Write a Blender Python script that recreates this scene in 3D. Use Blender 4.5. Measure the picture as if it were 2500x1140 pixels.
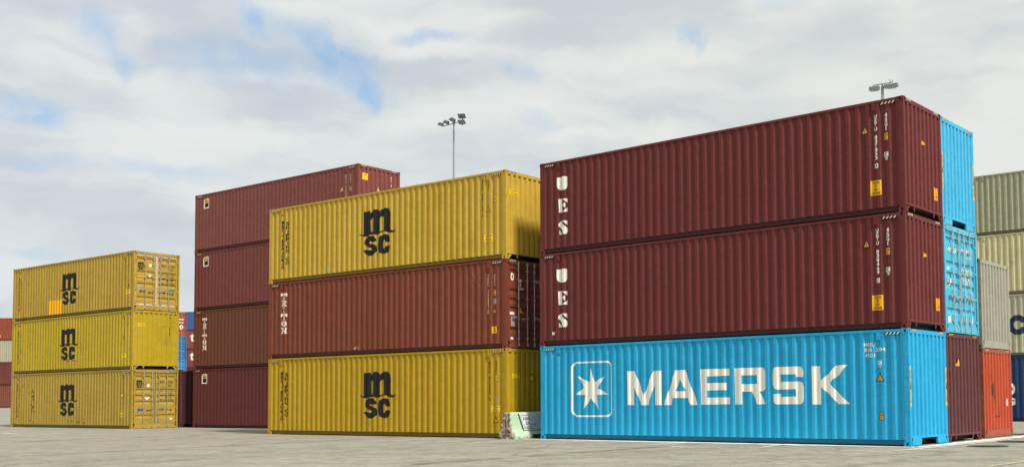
import bpy, bmesh, math, random
from mathutils import Vector, Matrix
from math import radians as R_, sin, cos, pi

# ------------------------------------------------------------------ camera
sc = bpy.context.scene
for o in list(bpy.data.objects):
    bpy.data.objects.remove(o)
C = sc.collection
cd = bpy.data.cameras.new('camera')
cam = bpy.data.objects.new('camera', cd)
C.objects.link(cam)
cd.lens = 37.775; cd.sensor_width = 36.0
cd.shift_x = -0.11234; cd.shift_y = 0.10272
cd.clip_start = 0.1; cd.clip_end = 3000
cam.matrix_world = Matrix.Translation((0, 0, 1.225)) @ Matrix.Rotation(R_(90 + 3.19), 4, 'X') @ Matrix.Rotation(R_(-0.535), 4, 'Z')
sc.camera = cam
sc.view_settings.view_transform = 'Standard'
sc.view_settings.look = 'None'
sc.view_settings.exposure = 0.0
sc.view_settings.gamma = 1.0
sc.render.film_transparent = False

# ------------------------------------------------------------------ sun
SUN_AZ, SUN_EL = R_(140), R_(48)         # azimuth clockwise from +Y
sd = Vector((sin(SUN_AZ) * cos(SUN_EL), cos(SUN_AZ) * cos(SUN_EL), sin(SUN_EL)))
sl = bpy.data.lights.new('sun', 'SUN'); sl.energy = 4.4; sl.angle = R_(9); sl.color = (1.0, 0.95, 0.86)
so = bpy.data.objects.new('sun', sl); C.objects.link(so)
so.rotation_euler = (-sd).to_track_quat('-Z', 'Y').to_euler()
so.location = (0, -20, 40)


# ------------------------------------------------------------------ node helpers
class NT:
    def __init__(s, nt):
        s.nt = nt
    def n(s, t, **kw):
        nd = s.nt.nodes.new(t)
        for k, v in kw.items():
            setattr(nd, k, v)
        return nd
    def l(s, a, b):
        s.nt.links.new(a, b)
    def put(s, sock, v):
        if hasattr(v, 'is_output'):
            s.l(v, sock)
        else:
            sock.default_value = v
    def m(s, op, a, b=None, c=None, clamp=False):
        nd = s.n('ShaderNodeMath', operation=op); nd.use_clamp = clamp
        for i, v in enumerate((a, b, c)):
            if v is not None:
                s.put(nd.inputs[i], v)
        return nd.outputs[0]
    def vm(s, op, a, b):
        nd = s.n('ShaderNodeVectorMath', operation=op)
        s.put(nd.inputs[0], a); s.put(nd.inputs[1], b)
        return nd.outputs[0]
    def noise(s, v, scale, detail=3, rough=0.5, dist=0.0):
        nd = s.n('ShaderNodeTexNoise')
        s.l(v, nd.inputs['Vector'])
        nd.inputs['Scale'].default_value = scale; nd.inputs['Detail'].default_value = detail
        nd.inputs['Roughness'].default_value = rough; nd.inputs['Distortion'].default_value = dist
        return nd.outputs[0]
    def ramp(s, f, a, b, lo=0.0, hi=1.0):
        nd = s.n('ShaderNodeMapRange'); nd.interpolation_type = 'SMOOTHSTEP'
        s.put(nd.inputs['Value'], f)
        nd.inputs['From Min'].default_value = a; nd.inputs['From Max'].default_value = b
        nd.inputs['To Min'].default_value = lo; nd.inputs['To Max'].default_value = hi
        return nd.outputs[0]
    def mix(s, f, a, b, mode='MIX'):
        nd = s.n('ShaderNodeMix', data_type='RGBA', blend_type=mode)
        s.put(nd.inputs[0], f)
        for i, v in ((6, a), (7, b)):
            if isinstance(v, tuple) and len(v) == 3:
                v = v + (1,)
            s.put(nd.inputs[i], v)
        return nd.outputs[2]


# ------------------------------------------------------------------ sky: Nishita blue seen through a broken cloud layer
w = bpy.data.worlds.new('World'); sc.world = w; w.use_nodes = True
w.node_tree.nodes.clear()
T = NT(w.node_tree)
geo = T.n('ShaderNodeTexCoord')
sky = T.n('ShaderNodeTexSky', sky_type='NISHITA')
sky.sun_disc = False; sky.sun_elevation = SUN_EL; sky.sun_rotation = SUN_AZ
sky.air_density = 1.6; sky.dust_density = 1.0; sky.ozone_density = 2.0
sep = T.n('ShaderNodeSeparateXYZ'); T.l(geo.outputs['Generated'], sep.inputs[0])
X, Y, Z = sep.outputs
az = T.m('MULTIPLY', T.m('ARCTAN2', X, Y), 180 / pi)
el = T.m('MULTIPLY', T.m('ARCSINE', Z), 180 / pi)
cmb = T.n('ShaderNodeCombineXYZ'); T.l(az, cmb.inputs[0]); T.l(el, cmb.inputs[1])
AE = cmb.outputs[0]
zz = T.m('ADD', T.m('MAXIMUM', Z, 0.0), 0.16)
pl = T.n('ShaderNodeCombineXYZ'); T.l(T.m('DIVIDE', X, zz), pl.inputs[0]); T.l(T.m('DIVIDE', Y, zz), pl.inputs[1])
P = pl.outputs[0]
wn = T.n('ShaderNodeTexNoise'); T.l(AE, wn.inputs['Vector']); wn.inputs['Scale'].default_value = 0.36; wn.inputs['Detail'].default_value = 5; wn.inputs['Roughness'].default_value = 0.52
wv = T.vm('SUBTRACT', wn.outputs['Color'], (0.5, 0.5, 0.5))
wv = T.vm('MULTIPLY', wv, (3.6, 1.9, 0))
AEw = T.vm('ADD', AE, wv)
BLOBS = [(-26.48, 17.61, 1.5, 0.9, 0, 0.6), (-25.57, 16.4, 0.8, 1.0, 20, 0.6), (-29.53, 13.68, 2.2, 0.9, 0, 0.95), (-18.93, 18.78, 2.2, 0.8, -15, 0.85),
         (-15.68, 17.86, 1.9, 0.75, -28, 1.0), (-13.49, 15.66, 1.1, 0.8, -40, 0.9), (-17.9, 16.8, 5.6, 1.6, 0, 0.35), (-10.42, 18.64, 1.9, 0.5, 0, 0.75),
         (3.6, 18.7, 0.9, 0.8, 40, 0.8), (-14.43, 16.86, 1.7, 1.3, 0, 0.55), (-5.63, 17.2, 1.3, 0.6, 0, 0.5), (8.98, 20.4, 1.6, 0.5, 0, 0.35),
         (-4.76, 14.75, 1.6, 0.6, 0, 0.4), (-29.4, 7.13, 1.8, 0.45, 0, 0.5), (-23.47, 11.4, 3.8, 0.5, 0, 0.45), (-20.9, 17.1, 3.2, 1.6, 0, 0.35), (-29.0, 11.3, 2.7, 0.5, 0, 0.4)]
acc = None
for (a, e, ra, re, ang, st) in BLOBS:
    mp = T.n('ShaderNodeMapping', vector_type='TEXTURE')
    T.l(AEw, mp.inputs[0])
    mp.inputs['Location'].default_value = (a, e, 0)
    mp.inputs['Rotation'].default_value = (0, 0, R_(ang))
    mp.inputs['Scale'].default_value = (ra * 1.05, re * 1.05, 1)
    ln = T.n('ShaderNodeVectorMath', operation='LENGTH'); T.l(mp.outputs[0], ln.inputs[0])
    b = T.ramp(ln.outputs['Value'], 1.25, 0.0, 0.0, st)
    acc = b if acc is None else T.m('ADD', acc, b)
# elsewhere in the sky, openings come from plain noise
openings = T.ramp(T.noise(P, 0.9, 5, 0.6), 0.56, 0.75, 0, 0.7)
view = T.ramp(T.m('ABSOLUTE', T.m('ADD', az, 5.0)), 30, 45)
acc = T.m('ADD', acc, T.m('MULTIPLY', openings, view), clamp=True)
fine = T.noise(AEw, 0.7, 4, 0.5)
acc = T.m('MULTIPLY', acc, T.ramp(fine, 0.25, 0.6, 0.3, 0.88), clamp=True)
blue = T.mix(0.7, sky.outputs[0], (3.3, 5.8, 9.2))
bl = T.n('ShaderNodeBackground'); T.l(blue, bl.inputs[0]); bl.inputs[1].default_value = 0.10
# cloud brightness: soft grey-lavender folds, brighter and creamier towards the sun side
stretch = T.vm('MULTIPLY', AEw, (0.075, 0.27, 1))
f1 = T.noise(stretch, 1.0, 4, 0.45, 0.3)
f2 = T.noise(T.vm('ADD', T.vm('MULTIPLY', AEw, (0.12, 0.60, 1)), (7, 3, 0)), 1.0, 5, 0.52)
fold = T.m('ADD', T.m('MULTIPLY', f1, 0.68), T.m('MULTIPLY', f2, 0.32))
left = T.mix(T.ramp(fold, 0.38, 0.62), (0.57, 0.62, 0.68), (0.79, 0.82, 0.81))
right = T.mix(T.ramp(fold, 0.36, 0.60), (0.62, 0.66, 0.68), (0.80, 0.815, 0.775))
ccol = T.mix(T.ramp(az, -26, 16), left, right)
ccol = T.mix(T.ramp(el, 15, 2, 0, 0.45), ccol, (0.69, 0.75, 0.76))
cl = T.n('ShaderNodeBackground'); T.l(ccol, cl.inputs[0]); cl.inputs[1].default_value = 1.0
mx = T.n('ShaderNodeMixShader'); T.l(acc, mx.inputs[0]); T.l(cl.outputs[0], mx.inputs[1]); T.l(bl.outputs[0], mx.inputs[2])
wo = T.n('ShaderNodeOutputWorld'); T.l(mx.outputs[0], wo.inputs[0])

# ------------------------------------------------------------------ materials
MATS = {}

def new_mat(name):
    m = bpy.data.materials.new(name); m.use_nodes = True
    t = NT(m.node_tree)
    b = m.node_tree.nodes['Principled BSDF']
    return m, t, b

def plain(name, col, rough=0.5, metal=0.0, var=0.12, scale=14.0, bump=0.0):
    if name in MATS:
        return MATS[name]
    m, t, b = new_mat(name)
    tc = t.n('ShaderNodeTexCoord')
    nz = t.noise(tc.outputs['Object'], scale, 4, 0.6)
    dark = tuple(c * (1 - var * 2.2) for c in col); lite = tuple(min(1, c * (1 + var)) for c in col)
    t.l(t.mix(t.ramp(nz, 0.3, 0.7), dark, lite), b.inputs['Base Color'])
    b.inputs['Roughness'].default_value = rough; b.inputs['Metallic'].default_value = metal
    if bump:
        bp = t.n('ShaderNodeBump'); bp.inputs['Strength'].default_value = 1.0; bp.inputs['Distance'].default_value = bump
        t.l(nz, bp.inputs['Height']); t.l(bp.outputs[0], b.inputs['Normal'])
    MATS[name] = m
    return m

def paint(col, seed, rust=0.3, fade=0.25, dirt=0.25, rough=0.58, wave=0.006):
    """weathered container paint: faded patches, streaks running down, rust chips, slight dents"""
    key = ('paint', col, seed)
    if key in MATS:
        return MATS[key]
    m, t, b = new_mat('container_paint')
    tc = t.n('ShaderNodeTexCoord')
    v = t.vm('ADD', tc.outputs['Object'], (seed * 7.31, seed * 3.77, seed * 5.13))
    g = sum(col) / 3
    pale = tuple(min(0.9, c * 1.12 + 0.012 + 0.05 * g) for c in col)
    deep = tuple(c * 0.72 for c in col)
    big = t.noise(v, 0.45, 5, 0.62)
    c = t.mix(t.ramp(big, 0.35, 0.72, 0, fade * 1.6), col, pale)
    sv = t.vm('MULTIPLY', v, (7.0, 7.0, 0.45))
    st = t.noise(sv, 1.0, 4, 0.6)
    c = t.mix(t.ramp(st, 0.46, 0.78, 0, dirt * 1.5), c, deep)
    st2 = t.noise(t.vm('ADD', sv, (31, 11, 5)), 2.3, 3, 0.6)
    c = t.mix(t.ramp(st2, 0.58, 0.8, 0, dirt * 1.2), c, pale)
    grain = t.noise(v, 55, 3, 0.7)
    c = t.mix(t.ramp(grain, 0.3, 0.75, 0, 0.16), c, deep)
    # pale scuffs and hairline scrapes
    sc_ = t.noise(t.vm('ADD', t.vm('MULTIPLY', v, (1.6, 1.6, 9.0)), (3, 9, 27)), 1.0, 7, 0.75)
    c = t.mix(t.ramp(sc_, 0.66, 0.74, 0, 0.30), c, pale)
    gr = t.noise(t.vm('ADD', v, (17, 5, 8)), 1.3, 6, 0.68)
    c = t.mix(t.ramp(gr, 0.52, 0.75, 0, dirt * 1.1), c, tuple(x * 0.5 + 0.022 for x in col))
    # rust chips, with a run below them
    rs = t.noise(v, 5.5, 6, 0.72)
    rr = t.noise(t.vm('MULTIPLY', v, (11, 11, 1.2)), 1.0, 5, 0.7)
    lim = 0.80 - 0.17 * rust
    chips = t.ramp(rs, lim, lim + 0.045)
    runs = t.ramp(rr, lim - 0.02, lim + 0.09, 0, 0.75)
    patch = t.ramp(t.noise(v, 0.8, 3, 0.5), 0.42, 0.62)
    rm = t.m('MULTIPLY', t.m('MAXIMUM', chips, runs), patch, clamp=True)
    rcol = t.mix(t.ramp(grain, 0.35, 0.65), (0.17, 0.070, 0.028), (0.06, 0.028, 0.018))
    c = t.mix(rm, c, rcol)
    t.l(c, b.inputs['Base Color'])
    t.l(t.ramp(big, 0.3, 0.7, rough - 0.07, rough + 0.13), b.inputs['Roughness'])
    b.inputs['Specular IOR Level'].default_value = 0.18
    wv_ = t.noise(v, 1.7, 2, 0.4)
    bp = t.n('ShaderNodeBump'); bp.inputs['Strength'].default_value = 1.0; bp.inputs['Distance'].default_value = wave * 5
    t.l(wv_, bp.inputs['Height'])
    bpd = t.n('ShaderNodeBump'); bpd.inputs['Strength'].default_value = 1.0; bpd.inputs['Distance'].default_value = wave * 3.0
    t.l(t.noise(v, 4.5, 3, 0.55), bpd.inputs['Height']); t.l(bp.outputs[0], bpd.inputs['Normal']); bp = bpd
    bp2 = t.n('ShaderNodeBump'); bp2.inputs['Strength'].default_value = 0.35; bp2.inputs['Distance'].default_value = 0.0012
    t.l(grain, bp2.inputs['Height']); t.l(bp.outputs[0], bp2.inputs['Normal'])
    t.l(bp2.outputs[0], b.inputs['Normal'])
    MATS[key] = m
    return m

def ink(name, col, wear=0.0, rough=0.55):
    """printed vinyl or stencil paint, worn in vertical scratches"""
    if name in MATS:
        return MATS[name]
    m, t, b = new_mat(name)
    tc = t.n('ShaderNodeTexCoord')
    s1 = t.noise(t.vm('MULTIPLY', tc.outputs['Object'], (9, 9, 0.7)), 1.0, 4, 0.6)
    d = tuple(x * 0.72 for x in col)
    c = t.mix(t.ramp(s1, 0.42, 0.75, 0, 0.8), col, d)
    c = t.mix(t.ramp(t.noise(tc.outputs['Object'], 40, 3, 0.7), 0.62, 0.74, 0, wear), c, tuple(x * 0.4 for x in col))
    t.l(c, b.inputs['Base Color']); b.inputs['Roughness'].default_value = rough; b.inputs['Specular IOR Level'].default_value = 0.15
    MATS[name] = m
    return m

WHITE = ink('white_lettering', (0.88, 0.86, 0.76), 0.35)
CREAM = ink('cream_lettering', (0.80, 0.68, 0.55))
BLACK = ink('black_lettering', (0.018, 0.018, 0.020))
SOFTBLACK = ink('faded_black_lettering', (0.05, 0.043, 0.02))
NAVY = ink('navy_lettering', (0.030, 0.037, 0.075))
YEL = ink('sticker_yellow', (0.85, 0.43, 0.02), 0.3)
LEMON = ink('sticker_lemon', (0.86, 0.55, 0.03), 0.3)
ORG = ink('sticker_orange', (0.85, 0.42, 0.05), 0.2)
SAND = ink('sticker_sand', (0.66, 0.47, 0.22), 0.5)
GREY = ink('sticker_grey', (0.34, 0.33, 0.31), 0.4)
GREEN = ink('sticker_green', (0.06, 0.30, 0.07), 0.3)
TIMBERLESS = plain('underside_dark', (0.03, 0.028, 0.026), 0.8)
ZINC = plain('galvanised_steel', (0.55, 0.55, 0.53), 0.38, 0.55, 0.15, 9)
RUBBER = plain('black_rubber', (0.018, 0.018, 0.018), 0.7)
PALEGASKET = plain('pale_gasket', (0.66, 0.58, 0.44), 0.7, 0, 0.25, 16)

# ------------------------------------------------------------------ mesh helpers
def obj(name, me_or_bm, mats, parent=None):
    if isinstance(me_or_bm, bmesh.types.BMesh):
        me = bpy.data.meshes.new(name); me_or_bm.to_mesh(me); me_or_bm.free()
    else:
        me = me_or_bm
    if not isinstance(mats, (list, tuple)):
        mats = [mats]
    for m in mats:
        me.materials.append(m)
    o = bpy.data.objects.new(name, me); C.objects.link(o)
    if parent is not None:
        o.parent = parent
    return o

def thing(name, label, cat, loc=(0, 0, 0), rz=0.0, group=None):
    o = bpy.data.objects.new(name, None); C.objects.link(o)
    o.empty_display_size = 0.3
    o.location = loc; o.rotation_euler = (0, 0, rz)
    o['label'] = label; o['category'] = cat
    if group:
        o['group'] = group
    return o

def box(bm, x0, x1, y0, y1, z0, z1, mi=0):
    v = [bm.verts.new(p) for p in ((x0, y0, z0), (x1, y0, z0), (x1, y1, z0), (x0, y1, z0), (x0, y0, z1), (x1, y0, z1), (x1, y1, z1), (x0, y1, z1))]
    for f in ((0, 3, 2, 1), (4, 5, 6, 7), (0, 1, 5, 4), (1, 2, 6, 5), (2, 3, 7, 6), (3, 0, 4, 7)):
        fc = bm.faces.new([v[i] for i in f]); fc.material_index = mi
    return v

def prism(bm, poly, axis, a0, a1, mi=0):
    """extrude a 2D polygon along an axis: axis 0 -> poly is (y,z), 1 -> (x,z), 2 -> (x,y)"""
    def mk(p, a):
        return {0: (a, p[0], p[1]), 1: (p[0], a, p[1]), 2: (p[0], p[1], a)}[axis]
    A = [bm.verts.new(mk(p, a0)) for p in poly]; B = [bm.verts.new(mk(p, a1)) for p in poly]
    n = len(poly); fs = []
    for i in range(n):
        fs.append(bm.faces.new((A[i], A[(i + 1) % n], B[(i + 1) % n], B[i])))
    fs.append(bm.faces.new(list(reversed(A)))); fs.append(bm.faces.new(B))
    for f in fs:
        f.material_index = mi
    bmesh.ops.recalc_face_normals(bm, faces=fs)

def cyl(bm, p, q, r0, r1=None, seg=10, mi=0):
    if r1 is None:
        r1 = r0
    p, q = Vector(p), Vector(q); d = q - p
    rot = d.to_track_quat('Z', 'Y').to_matrix().to_4x4()
    mtx = Matrix.Translation((p + q) / 2) @ rot
    r = bmesh.ops.create_cone(bm, cap_ends=True, segments=seg, radius1=r0, radius2=r1, depth=d.length, matrix=mtx)
    for vv in r['verts']:
        for f in vv.link_faces:
            f.material_index = mi

def sheet(bm, A, B, flip=False, mi=0):
    """ruled strip between two point lists"""
    a = [bm.verts.new(p) for p in A]; b = [bm.verts.new(p) for p in B]
    for i in range(len(a) - 1):
        q = (a[i], a[i + 1], b[i + 1], b[i])
        f = bm.faces.new(q if not flip else tuple(reversed(q))); f.material_index = mi

# ------------------------------------------------------------------ flat shapes (lettering, logos, stickers)
_cache = {}

def _to_mesh(cu):
    o = bpy.data.objects.new('tmp', cu); C.objects.link(o)
    bpy.context.view_layer.update()
    dg = bpy.context.evaluated_depsgraph_get()
    me = bpy.data.meshes.new_from_object(o.evaluated_get(dg))
    vs = [(v.co.x, v.co.y) for v in me.vertices]; fs = [tuple(p.vertices) for p in me.polygons]
    C.objects.unlink(o); bpy.data.objects.remove(o); bpy.data.curves.remove(cu); bpy.data.meshes.remove(me)
    return vs, fs

def loops(ls):
    """filled polygon with holes"""
    key = ('L', str(ls))
    if key not in _cache:
        cu = bpy.data.curves.new('tmp', 'CURVE'); cu.dimensions = '2D'; cu.fill_mode = 'BOTH'
        for l in ls:
            sp = cu.splines.new('POLY'); sp.points.add(len(l) - 1)
            for i, (x, y) in enumerate(l):
                sp.points[i].co = (x, y, 0, 1)
            sp.use_cyclic_u = True
        _cache[key] = _to_mesh(cu)
    return _cache[key]

def text(body, u0, u1, v0, v1, bold=0.0, space=1.0, rot=False):
    """text scaled to exactly fill the box u0..u1, v0..v1; rot turns it 90 degrees clockwise"""
    key = ('T', body, bold, space, rot)
    if key not in _cache:
        cu = bpy.data.curves.new('tmp', 'FONT'); cu.body = body; cu.align_x = 'CENTER'; cu.size = 1
        cu.space_line = space; cu.offset = bold; cu.resolution_u = 3
        vs, fs = _to_mesh(cu)
        if rot:
            vs = [(y, -x) for x, y in vs]
        xs = [p[0] for p in vs]; ys = [p[1] for p in vs]
        a, b, c, d = min(xs), max(xs), min(ys), max(ys)
        _cache[key] = ([((x - a) / (b - a), (y - c) / (d - c)) for x, y in vs], fs)
    vs, fs = _cache[key]
    return [(u0 + x * (u1 - u0), v0 + y * (v1 - v0)) for x, y in vs], fs

def column(body, uc, wd, v_top, v_bot, bold=0.025):
    """letters stacked one above another down a column, a space leaves a gap"""
    n = len(body); h = (v_top - v_bot) / n
    vs, fs = [], []
    for i, ch in enumerate(body):
        if ch == ' ':
            continue
        t1 = v_top - i * h; t0 = t1 - h * 0.90
        k = 0.34 if ch in '1I' else 1.0
        a, b = text(ch, uc - wd / 2 * k, uc + wd / 2 * k, t0, t1, bold)
        off = len(vs); vs += a; fs += [tuple(j + off for j in f) for f in b]
    return vs, fs

def rect(u0, u1, v0, v1):
    return [(u0, v0), (u1, v0), (u1, v1), (u0, v1)], [(0, 1, 2, 3)]

def poly(l):
    return list(l), [tuple(range(len(l)))]

def join(*sh):
    vs, fs = [], []
    for a, b in sh:
        off = len(vs); vs += a; fs += [tuple(j + off for j in f) for f in b]
    return vs, fs

def shift(sh, du, dv):
    return [(x + du, y + dv) for x, y in sh[0]], sh[1]

# ------------------------------------------------------------------ container geometry
L, W = 12.192, 2.438
HC, STD = 2.896, 2.591
SIDE_OUT, SIDE_IN = -0.006, -0.042
END_OUT, END_IN = -0.006, -0.050

def side_profile():
    """(x, outward offset) along the corrugated side"""
    x0, n = -L / 2 + 0.150, 43
    per = (L - 0.300) / n
    k = per / 0.278
    pts = []
    for i in range(n):
        b = x0 + i * per
        pts += [(b, SIDE_OUT), (b + 0.040 * k, SIDE_OUT), (b + 0.095 * k, SIDE_IN), (b + 0.183 * k, SIDE_IN), (b + 0.238 * k, SIDE_OUT)]
    pts.append((x0 + n * per, SIDE_OUT))
    return pts

def end_profile():
    """(y, outward offset) across the corrugated end"""
    pts = [(-W / 2 + 0.07, END_OUT)]
    for i in range(9):
        c = -W / 2 + 0.195 + i * 0.256
        pts += [(c - 0.070, END_OUT), (c - 0.052, END_IN), (c + 0.052, END_IN), (c + 0.070, END_OUT)]
    pts.append((W / 2 - 0.07, END_OUT))
    return pts

RIBS = (2.50, 1.86, 1.56, 1.27, 0.60)
def door_profile(H):
    """(z, outward offset) up a door leaf's pressed sheet"""
    k = (H - 0.3) / (HC - 0.3)
    pts = [(0.20, -0.048)]
    for z in sorted(RIBS):
        z = 0.17 + (z - 0.17) * k
        pts += [(z - 0.085, -0.048), (z - 0.035, -0.088), (z + 0.035, -0.088), (z + 0.085, -0.048)]
    pts.append((H - 0.16, -0.048))
    return pts

def interp(pts, t):
    if t <= pts[0][0] or t >= pts[-1][0]:
        return None
    for i in range(len(pts) - 1):
        if t <= pts[i + 1][0]:
            a, b = pts[i], pts[i + 1]
            f = (t - a[0]) / max(1e-9, b[0] - a[0])
            return a[1] + f * (b[1] - a[1])

SP, EP = side_profile(), end_profile()

def decal(parent, face, name, layers):
    """lay flat shapes on a container face so that they follow its corrugation exactly.
    layers: (shape, material, lift); u is metres from the near corner post (sides: negative to the left), v metres up"""
    H = parent['_h']
    bm = bmesh.new()
    mats = []
    if face == 'side':
        prof = [(x - L / 2, SIDE_OUT + (d - SIDE_OUT) * parent['_k']) for x, d in SP]; ax = 0; base = 0.0
    elif face == 'end':
        prof = [(y + W / 2, d) for y, d in EP]; ax = 0; base = 0.0
    else:
        prof = door_profile(H); ax = 1; base = -0.028
    for shp, mat, lift in layers:
        vs, fs = shp
        if mat not in mats:
            mats.append(mat)
        mi = mats.index(mat)
        b2 = bmesh.new()
        vv = [b2.verts.new((x, y, 0)) for x, y in vs]
        for f in fs:
            try:
                b2.faces.new([vv[i] for i in f])
            except ValueError:
                pass
        if not b2.faces:
            b2.free(); continue
        lo = min(v.co[ax] for v in b2.verts); hi = max(v.co[ax] for v in b2.verts)
        no = (1, 0, 0) if ax == 0 else (0, 1, 0)
        for t, _ in prof:
            if lo + 1e-4 < t < hi - 1e-4:
                bmesh.ops.bisect_plane(b2, geom=b2.verts[:] + b2.edges[:] + b2.faces[:], dist=1e-6,
                                       plane_co=(t, 0, 0) if ax == 0 else (0, t, 0), plane_no=no)
        bmesh.ops.triangulate(b2, faces=[f for f in b2.faces if len(f.verts) > 4])
        mp = {}
        for v in b2.verts:
            d = interp(prof, v.co[ax])
            if d is None:
                d = base
            d += lift
            if face == 'side':
                p = (L / 2 + v.co.x, -W / 2 - d, v.co.y)
            else:
                p = (L / 2 + d, -W / 2 + v.co.x, v.co.y)
            mp[v] = bm.verts.new(p)
        for f in b2.faces:
            nf = bm.faces.new([mp[v] for v in f.verts]); nf.material_index = mi
        b2.free()
    bmesh.ops.recalc_face_normals(bm, faces=bm.faces)
    n = Vector((0, -1, 0)) if face == 'side' else Vector((1, 0, 0))
    for f in bm.faces:
        f.normal_update()
        if f.normal.dot(n) < 0:
            f.normal_flip()
    return obj(name, bm, mats, parent)

def casting(bm, x0, x1, y0, y1, z0, z1, sx, sy):
    """corner casting with its oval lifting holes sunk into the outer faces"""
    v = box(bm, x0, x1, y0, y1, z0, z1)
    cx, cy, cz = (x0 + x1) / 2, (y0 + y1) / 2, (z0 + z1) / 2
    for nrm in (Vector((sx, 0, 0)), Vector((0, sy, 0))):
        for f in list(bm.faces):
            f.normal_update()
            if f.normal.dot(nrm) > 0.99 and set(f.verts) <= set(v):
                r = bmesh.ops.inset_individual(bm, faces=[f], thickness=0.030, depth=0)
                c = f.calc_center_median()
                for q in f.verts:
                    d = q.co - c
                    sg_ = lambda a: 1 if a > 0 else -1
                    if abs(nrm.x) > .5:
                        q.co = c + Vector((0, sg_(d.y) * 0.026, sg_(d.z) * 0.037))
                    else:
                        q.co = c + Vector((sg_(d.x) * 0.030, 0, sg_(d.z) * 0.036))
                e = bmesh.ops.extrude_discrete_faces(bm, faces=[f])
                for nf in e['faces']:
                    nf.material_index = 1
                    bmesh.ops.translate(bm, verts=nf.verts[:], vec=-nrm * 0.045)
                break

def hatch(u0, u1, v0, v1, n, lean=0.7):
    """diagonal bars of a hazard marking"""
    sh = []
    step = (u1 - u0) / n
    h = v1 - v0
    for i in range(n):
        a = u0 + i * step
        wdt = step * 0.40
        sh.append(poly([(a, v0), (a + wdt, v0), (a + wdt + min(h * lean, step * 0.48), v1), (a + min(h * lean, step * 0.48), v1)]))
    return join(*sh)

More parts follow.
